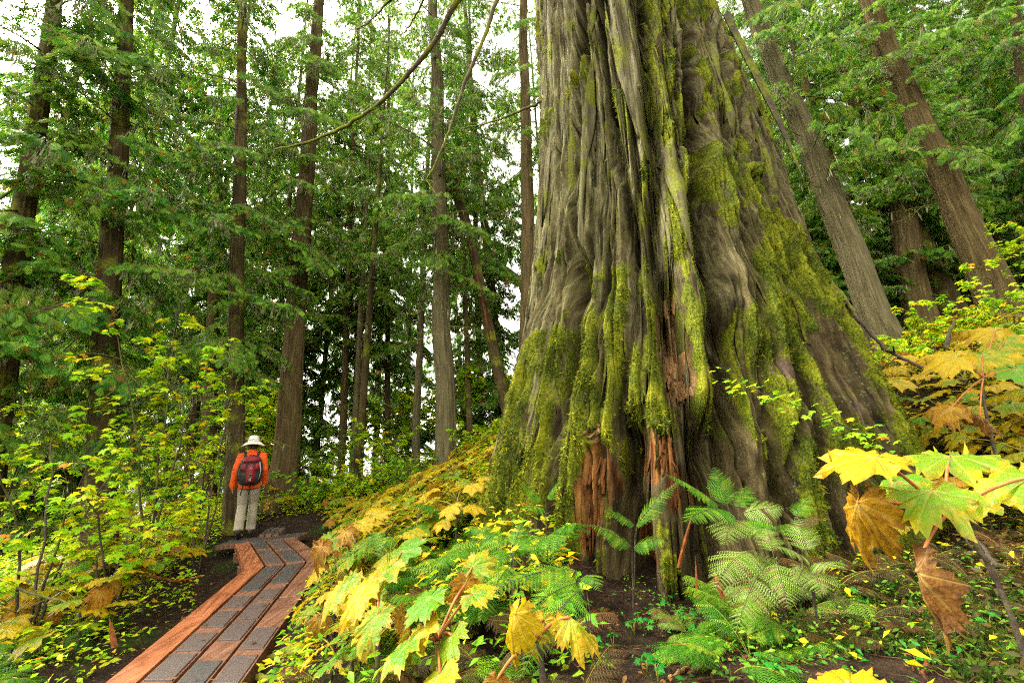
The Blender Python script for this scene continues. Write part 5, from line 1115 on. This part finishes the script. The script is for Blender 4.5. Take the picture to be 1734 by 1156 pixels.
hero_fern('bright green fern with three leafy branches against the dark cave of the giant tree', gp(*(at(1066, 1010, 2.62)[:2])), [((1070, 925, 2.6), (1008, 893, 2.55), .12, 'fern', .075, .03), ((1072, 928, 2.6), (1122, 922, 2.45), .25, 'fern', .08, .03), ((1076, 890, 2.6), (1028, 866, 2.55), .14, 'fern', .055, .03), ((1078, 888, 2.65), (1140, 825, 2.6), .1, 'fern', .07, .03), ((1078, 888, 2.65), (1108, 880, 2.5), .2, 'fern', .05, .03)], big=1.15)
hero_fern('wide green fern fan in front of the dark crevice of the giant tree', gp(*(at(1265, 945, 2.45)[:2])), [((1225, 862, 2.5), (1148, 815, 2.35), .1, 'fern', .09), ((1235, 865, 2.5), (1215, 805, 2.55), .1, 'fern', .075), ((1240, 868, 2.45), (1178, 880, 2.2), .15, 'fern', .11), ((1250, 865, 2.45), (1262, 830, 2.6), .1, 'fern', .08), ((1250, 872, 2.45), (1310, 862, 2.35), .12, 'fern_pale', .10), ((1245, 878, 2.45), (1232, 912, 2.15), .12, 'fern_pale', .10), ((1255, 880, 2.45), (1290, 905, 2.2), .12, 'fern', .10)], big=1.25)
hero_fern('pale bleached fern with browning tips hanging low right of the cave', gp(*(at(1318, 1000, 2.0)[:2])), [((1275, 935, 2.05), (1225, 985, 1.85), .2, 'fern_pale', .10), ((1300, 955, 2.0), (1258, 1045, 1.75), .12, 'fern_pale', .095), ((1315, 950, 2.0), (1330, 1010, 1.8), .15, 'fern_pale', .085), ((1310, 940, 2.05), (1300, 900, 2.15), .1, 'fern_pale', .06), ((1305, 965, 2.0), (1300, 1040, 1.85), .1, 'fern_brown', .07)], big=1.25)
hero_fern('pale fern standing just left of the drooping orange leaf', gp(*(at(1370, 1010, 1.9)[:2])), [((1368, 940, 1.9), (1352, 880, 2.0), .05, 'fern_pale', .075), ((1372, 950, 1.9), (1312, 925, 1.8), .12, 'fern_pale', .08), ((1375, 955, 1.9), (1408, 960, 1.75), .12, 'fern_pale', .08), ((1372, 960, 1.9), (1390, 1000, 1.7), .12, 'fern_pale', .08), ((1368, 958, 1.9), (1352, 985, 1.75), .12, 'fern_pale', .06)], big=1.1)
hero_fern('small green fern tuft behind the drooping orange leaf', gp(*(at(1345, 930, 2.4)[:2])), [((1345, 880, 2.4), (1372, 838, 2.45), .08, 'fern', .07), ((1342, 885, 2.4), (1330, 905, 2.25), .1, 'fern', .07), ((1355, 880, 2.4), (1390, 880, 2.3), .1, 'fern_brown', .07)])
hero_fern('long arching green fern leaning left in front of the giant tree', gp(*(at(1000, 1010, 2.0)[:2])), [((975, 965, 2.0), (838, 1000, 1.8), .14, 'fern', .10, .05), ((985, 985, 1.95), (870, 1060, 1.6), .12, 'fern', .085, .05), ((990, 975, 2.0), (1015, 1000, 1.8), .2, 'fern', .06), ((980, 1000, 1.8), (880, 1150, 1.3), .1, 'fern', .09, .05)])
hero_fern('green fern arching over the leaves at bottom left of the giant tree', gp(*(at(860, 985, 2.4)[:2])), [((860, 945, 2.4), (750, 985, 2.2), .14, 'fern', .10, .05), ((865, 930, 2.5), (800, 895, 2.6), .12, 'fern', .11), ((870, 935, 2.45), (920, 905, 2.6), .12, 'fern', .10), ((865, 955, 2.35), (810, 1060, 1.9), .12, 'fern', .085, .05), ((868, 930, 2.5), (885, 885, 2.6), .08, 'fern', .09)])
hero_fern('dark green fern growing in the crevice of the left root', gp(*(at(925, 930, 3.0)[:2])), [((922, 850, 3.0), (885, 820, 2.9), .1, 'fern', .10), ((924, 845, 3.0), (945, 818, 2.9), .1, 'fern', .09), ((922, 860, 3.0), (890, 862, 2.8), .12, 'fern', .10)])
hero_fern('feathery light green fern reaching towards boardwalk', gp(*(at(660, 950, 3.0)[:2])), [((655, 905, 3.0), (535, 985, 2.8), .12, 'fern', .09, .05), ((660, 900, 3.0), (600, 930, 2.9), .15, 'fern', .08), ((665, 905, 3.0), (640, 945, 2.7), .12, 'fern', .08)])
pts = scatter(24, (700, 905), (2.3, 4.6), lambda p: True)
for p in pts: fern('green fern at the giant cedar\'s left foot', p, uni(.35, .6), random.randint(5, 7), group='green ferns at the left foot of the giant cedar')
FR_P = [frond_lib('fern_pale', 440 + i, 1, 20, [.9, 1.3, 1.6][i]) for i in range(3)]
pts = scatter(13, (1130, 1430), (1.75, 2.7), lambda p: trunk_dist(p[0], p[1]) > .12)
for i, p in enumerate(pts): fern('low fern on the bare soil before the giant cedar', p, uni(.2, .34), random.randint(4, 6), FR_P if i % 2 else FR_G, group='low ferns before the giant cedar')
pts = scatter(9, (-60, 150), (3.4, 5.6), lambda p: bw_dist(p[0], p[1]) > 1.3)
for p in pts: fern('light green fern in the bottom left corner', p, uni(.35, .6), random.randint(5, 7), group='green ferns in the bottom left corner')
pts = scatter(16, (480, 760), (5.5, 12), lambda p: True)
for p in pts: fern('green fern on the yellow middle bank', p, uni(.4, .7), random.randint(5, 7), group='green ferns on the middle bank')
pts = scatter(34, (1400, 1800), (1.8, 3.6), lambda p: p[0] > 1.0)
for p in pts: fern('withered brown fern on the lower right slope', p, uni(.14, .28), random.randint(6, 9), FR_B, group='withered brown ferns at lower right')
pts = scatter(12, (560, 960), (1.5, 3.0), lambda p: True)
for p in pts: fern('withered brown fern at bottom centre', p, uni(.22, .4), random.randint(5, 8), FR_B, group='withered brown ferns at bottom centre')
pts = scatter(10, (1480, 1740), (3.4, 6), lambda p: p[0] > 3)
for p in pts: fern('rusty fern right of the giant tree', p, uni(.35, .6), random.randint(5, 8), FR_B, group='rusty ferns right of the giant tree')

# small three leaved plants on the bare soil
CLV = [lobed_leaf('leaf', [(0, 1), (50, .9), (-50, .9), (105, .8), (-105, .8)], M['clover'], .04, (0, .6, 1), .1, 24, 60 + i, .04, .1) for i in range(2)]
random.seed(17)
spots = [(1120, 1030), (1135, 1020), (1150, 1035), (1168, 1045), (1195, 1035), (1215, 1025), (1200, 1052), (1085, 1055), (1095, 1068), (1075, 1072), (1110, 1050), (1160, 1060), (1230, 1010), (1285, 1098), (1305, 1090), (1275, 1120), (1095, 1140), (1110, 1128), (1085, 1125), (1115, 1148), (1030, 1105), (1040, 1095), (1340, 1150), (1320, 1148), (1185, 1080), (1450, 1035), (1485, 1030), (1465, 1022), (1590, 1145), (1530, 930), (1680, 1070)]
for u, v in spots:
    p = ghit(u, v + 8); root = thing('foamflower', 'small three leaved plant on the bare soil', 'plant', p, 0, 'small green plants on the bare soil'); b = MB()
    for k in range(random.choice([2, 3, 3, 4])):
        a = uni(0, 6.28); e = np.array([math.cos(a) * uni(.015, .035), math.sin(a) * uni(.015, .035), uni(.03, .065)]); b.tube([(0, 0, -.01), e * .6 + [0, 0, .01], e], [.002, .0016, .0012], 4)
        o = obj('leaf', random.choice(CLV), root); o.matrix_local = frame_mat(e, (math.cos(a), math.sin(a), -.1), (uni(-.3, .3), uni(-.6, 0), 1), uni(.018, .034))
    b.build('stem', M['petiole_green'], root)

# ------------------------------------------------------------------ ground cover that nobody could count
LT = np.array([[0, 0, 0], [.4, .22, .06], [1, 0, -.08], [.4, -.22, .06], [.45, 0, 0]]); LQ_ = np.array([(0, 4, 1), (1, 4, 2), (0, 3, 4), (3, 2, 4)])
def cover(name, label, n, xr, yr, ok, hmax, size, mat, seed, hpow=1.6, flat=.6, clump=True):
    rg = np.random.default_rng(seed); x, y = rg.uniform(*xr, n), rg.uniform(*yr, n)
    if clump: m = fbm(x * 1.6, y * 1.6, seed, 3) > rg.uniform(.25, .62, n); x, y = x[m], y[m]
    keep = ok(x, y); x, y = x[keep], y[keep]; n = len(x); z = np.array([gz(a, b) for a, b in zip(x, y)]); h = hmax * rg.random(n) ** hpow
    a = rg.uniform(0, 6.28, n); d = np.stack([np.cos(a), np.sin(a), rg.uniform(-.5, .3, n)], 1); nr = np.stack([rg.normal(0, flat, n), rg.normal(0, flat, n), np.ones(n)], 1)
    V = place_template(LT, np.stack([x, y, z + h + .005], 1), d, nr, rg.uniform(*size, n)); T = (LQ_[None] + (np.arange(n) * 5)[:, None, None]).reshape(-1, 3)
    o = tri_mesh(name, V.reshape(-1, 3), T, M[mat], np.repeat(rg.random(n), 5)); tag(o, label, None, None, 'stuff'); return o
vbw = np.vectorize(bw_dist); vtd = np.vectorize(trunk_dist)
off = lambda d: (lambda x, y: (vbw(x, y) > d) & (vtd(x, y) > .05))
cover('undergrowth', 'green and yellow leafy undergrowth covering the middle bank', 20000, (-3.2, 1.0), (2.0, 9), lambda x, y: off(.72)(x, y) & (x > -.9 - .28 * y) & (x < .25 + .02 * y) , .32, (.03, .085), 'green_leaf', 1)
cover('undergrowth', 'small leafy undergrowth on the low ground left of the boardwalk', 26000, (-11, -3.0), (3.2, 11), lambda x, y: off(.95)(x, y), .35, (.04, .10), 'maple_leaf', 2)
cover('undergrowth', 'yellow leafy undergrowth on the right slope', 24000, (3.2, 12), (2.8, 11), off(0), .35, (.04, .10), 'gold_leaf', 3)
cover('undergrowth', 'golden leafy undergrowth between the broad leaves of the middle bank', 22000, (-3.2, 1.0), (2.6, 9.5), lambda x, y: off(.72)(x, y) & (x > -.9 - .28 * y) & (x < .25 + .02 * y), .36, (.04, .10), 'gold_leaf', 10)
cover('undergrowth', 'green undergrowth on the ground beyond the boardwalk', 34000, (-12, 5), (7.6, 17), off(.62), .45, (.06, .14), 'maple_leaf', 4)
cover('undergrowth', 'mixed brown and green growth on the lower right slope', 16000, (1.2, 4.6), (.9, 4.2), lambda x, y: off(0)(x, y) & (x > 1.0 + .15 * y), .16, (.02, .05), 'fern_brown', 5)
cover('ground_leaves', 'small green leaves close to the soil in the foreground', 2600, (-2.4, 3.4), (.9, 3.4), off(.75), .05, (.015, .04), 'clover', 6, 1, .5)
cover('ground_leaves', 'tiny leaves and sprouts over the lower right slope', 14000, (.6, 4.2), (.9, 3.6), off(0), .13, (.010, .032), 'fern', 12, 1.3, .6)
cover('undergrowth', 'green and yellow undergrowth far up the right slope', 26000, (6, 24), (9, 22), off(0), .5, (.07, .16), 'green_leaf', 9)
cover('fallen_leaves', 'dead brown leaves lying on the soil', 6000, (-4.5, 4), (.7, 6), off(.68), .012, (.015, .045), 'dry_leaf', 7, 1, .35, False)
cover('fallen_leaves', 'dead brown leaves under the trees further back', 9000, (-12, 12), (5, 14), off(.7), .02, (.04, .09), 'dry_leaf', 8, 1, .35, False)
M['litter'] = wood_mat('litter', (.012, .006, .004), (.05, .022, .011), (.13, .065, .03), None, (9, 9, 9), 0, .3)
cover('ground_leaves', 'yellow and orange leaves caught in the growth of the lower right slope', 1500, (.8, 4.2), (.9, 3.6), off(0), .12, (.02, .06), 'gold_leaf', 13, 1.3, .6)
lr = random.Random(9); b = MB()
for i in range(150):
    tt = lr.uniform(-.4, 1); s_ = lr.random(); p = lerp(lerp(B3[0], K3[0], tt), lerp(B3[4], K3[4], tt), s_) if i % 4 else lerp(lerp(K3[0], L3[0], abs(tt)), lerp(K3[4], L3[4], abs(tt)), s_)
    a = lr.uniform(0, 6.28); L = lr.uniform(.015, .06) if i % 3 else lr.uniform(.05, .10); w = .34 if i % 3 else .03; d = np.array([math.cos(a), math.sin(a), .05]) * L; n_ = np.array([-d[1], d[0], 0]); z_ = np.array([0, 0, .019])
    b.add([p + z_, p + d * .5 + n_ * w + z_ + [0, 0, .006], p + d + z_, p + d * .5 - n_ * w + z_ + [0, 0, .004]], [(0, 3, 2, 1)], 0, rnd=lr.random())
tag(b.build('fallen_leaves', M['dry_leaf'], None, False), 'dead leaves and needles scattered on the boardwalk', None, None, 'stuff')
rg = np.random.default_rng(44); b = MB()
for i in range(4200):
    x, y = rg.uniform(-2.6, 3.2), rg.uniform(.8, 4.0)
    if bw_dist(x, y) < .72 or trunk_dist(x, y) < 0: continue
    a = rg.uniform(0, 6.28); L = rg.uniform(.015, .13) * rg.random() ** .5; d = np.array([math.cos(a), math.sin(a), rg.uniform(-.05, .25)]) * L; p = np.array([x, y, gz(x, y) + .006]); b.tube([p, p + d * .5 + rg.normal(0, .006, 3), p + d], [.0022, .002, .001], 4, cap=False)
tag(b.build('twig_litter', M['litter']), 'thin dead twigs and needles strewn over the soil', None, None, 'stuff')
nm = 16000; x, y = RNG.uniform(.9, 4.2, nm), RNG.uniform(.8, 3.6, nm); k_ = (fbm(x * 2, y * 2, 77, 3) > .46) & (vtd(x, y) > .0); x, y = x[k_], y[k_]; pz = np.array([gz(a, b_) for a, b_ in zip(x, y)])
V, T_, rn = tufts(np.stack([x, y, pz], 1), np.tile([0, 0, 1.0], (len(x), 1)), RNG.uniform(.02, .045, len(x)), RNG)
M['ground_moss'] = leaf_mat('ground_moss', [(0, (.02, .05, .005)), (.5, (.05, .10, .008)), (1, (.13, .17, .015))], .3, .8, .1, 6)
tag(tri_mesh('ground_moss', V, T_, M['ground_moss'], rn), 'dark moss over the lower right slope', None, None, 'stuff')

# sticks and broken wood on the soil
def shard_mb(q, r0, r1):
    """a split piece of wood: several flat splinters side by side with torn points"""
    b = MB()
    for k in range(6):
        a = uni(0, 6.28); o_ = np.array([math.cos(a), math.sin(a), 0]) * r0 * uni(.1, .6); e = uni(.55, 1.0); w = r0 * uni(.35, .7)
        p0, p1, p2 = q[0] + o_, lerp(q[0], q[-1], e * .6) + o_ * .8, lerp(q[0], q[-1], e) + o_ * .3; s = np.array([math.cos(a + 1.2), math.sin(a + 1.2), 0]); n_ = np.array([-s[1], s[0], 0])
        V = [p + s * w * x + n_ * w * y for p, w in ((p0, w), (p1, w * uni(.7, 1)), (p2, w * .12)) for x, y in ((-1, -.35), (1, -.35), (.8, .4), (-.9, .3))]
        b.add(V, [(i * 4 + j, i * 4 + (j + 1) % 4, i * 4 + 4 + (j + 1) % 4, i * 4 + 4 + j) for i in range(2) for j in range(4)] + [(3, 2, 1, 0), (8, 9, 10, 11)])
    return b
def stick(label, px, r0, r1, mat, name='twig', cat='twig'):
    pts = [at(*p) for p in px]; o_ = pts[0]; b = MB(); q = np.array(pts) - o_; qq = np.stack([np.interp(np.linspace(0, 1, 14), np.linspace(0, 1, len(q)), q[:, i]) for i in range(3)], 1); qq[1:-1] += RNG.normal(0, r0 * (.06 if 'shard' in name else .25), (12, 3)); b.tube(qq, np.linspace(r0, r1, 14) * RNG.uniform(.88, 1.12, 14), 5 if 'shard' in name else 7)
    b = b if 'shard' not in name else shard_mb(q, r0, r1)
    r = b.build(name, M[mat], None, 'shard' not in name); r.location = Vector(o_.tolist()); tag(r, label, cat); return r
def gs(u, v): p = ghit(u, v); return (u, v, p[1] - .012)
stick('orange split shard of wood standing in the soil before the cave', [(1225, 1012, 2.55), (1212, 975, 2.6), (1200, 945, 2.65)], .016, .006, 'shard', 'wood_shard', 'wood')
stick('thin rusty stake of rotten wood standing at the right of the cave', [(1183, 1035, 2.5), (1180, 980, 2.58), (1176, 930, 2.65)], .012, .006, 'shard', 'wood_shard', 'wood')
stick('leaning curved brown root stump piece beside the fern fan', [(1150, 960, 2.7), (1162, 915, 2.72), (1172, 870, 2.8)], .016, .008, 'shard', 'wood_shard', 'wood')
stick('brown forked looking twig lying at bottom right of the bare soil', [gs(1240, 1085), gs(1258, 1112), gs(1290, 1156)], .008, .005, 'branch')
stick('pale short stick lying at the bottom edge of the bare soil', [gs(1122, 1156), gs(1145, 1142), gs(1165, 1130)], .010, .007, 'pale_wood')
stick('dark log lying beside the right edge of the near boardwalk', [gs(440, 1120), gs(480, 1108), gs(520, 1100)], .05, .04, 'branch', 'log', 'log')
stick('thin log below another beside the near boardwalk', [gs(430, 1150), gs(470, 1148), gs(500, 1138)], .035, .02, 'branch', 'log', 'log')
stick('slanting reddish stick on the slope right of the hanging brown leaf', [gs(1562, 1140), gs(1580, 1100), gs(1605, 1065)], .008, .005, 'shard')
stick('dark bent branch hidden among the ferns at the right edge', [(1690, 960, 1.6), (1660, 920, 1.65), (1610, 880, 1.7)], .007, .005, 'stem')
stick('bare brown branch poking up through the yellow leaves on the right', [(1600, 590, 5.5), (1610, 560, 5.5), (1616, 545, 5.5)], .03, .015, 'stem')
stick('long dark stick slanting under the maples at far left', [(0, 985, 4.6), (60, 1005, 4.6), (120, 1020, 4.6)], .015, .008, 'stem')
stick('reddish stick lying behind the boardwalk kink', [(250, 975, 6.0), (300, 985, 5.9), (340, 975, 5.9)], .02, .012, 'shard')
stick('orange stump splinter standing left of the boardwalk', [(193, 1095, 4.4), (189, 1065, 4.45), (184, 1045, 4.5)], .03, .012, 'shard', 'wood_shard', 'wood')
# labels of things that come in numbers: by row and place
ORD = 'first second third fourth fifth sixth seventh eighth ninth tenth eleventh twelfth'.split()
groups = {}
for o in COL.objects:
    if o.parent is None and o.get('group') and o.get('category'): groups.setdefault((o['group'], o['label']), []).append(o)
for (gname, lab), L_ in groups.items():
    if len(L_) < 2: continue
    L_.sort(key=lambda o: o.location.y); rows = max(1, math.ceil(len(L_) / 8)); per = math.ceil(len(L_) / rows)
    rows = min(rows, 5); per = math.ceil(len(L_) / rows); words = {1: [''], 2: ['front', 'back'], 3: ['front', 'middle', 'back'], 4: ['nearest', 'near middle', 'far middle', 'farthest'], 5: ['nearest', 'near middle', 'middle', 'far middle', 'farthest']}[rows]
    for r_ in range(rows):
        R_ = sorted(L_[r_ * per:(r_ + 1) * per], key=lambda o: project(o.location)[0])
        for i, o in enumerate(R_):
            short = SHORT.get(lab, lab); pl = ('leftmost' if i == 0 else 'rightmost' if i == len(R_) - 1 else (ORD[i] if i < 12 else 'later') + ' from left'); o['label'] = short + ', ' + pl + (', ' + words[r_] + ' row' if rows > 1 else ' of its kind there')
print('objects', len(bpy.data.objects), 'tris', sum(len(m.loops) - 2 * len(m.polygons) for m in bpy.data.meshes))
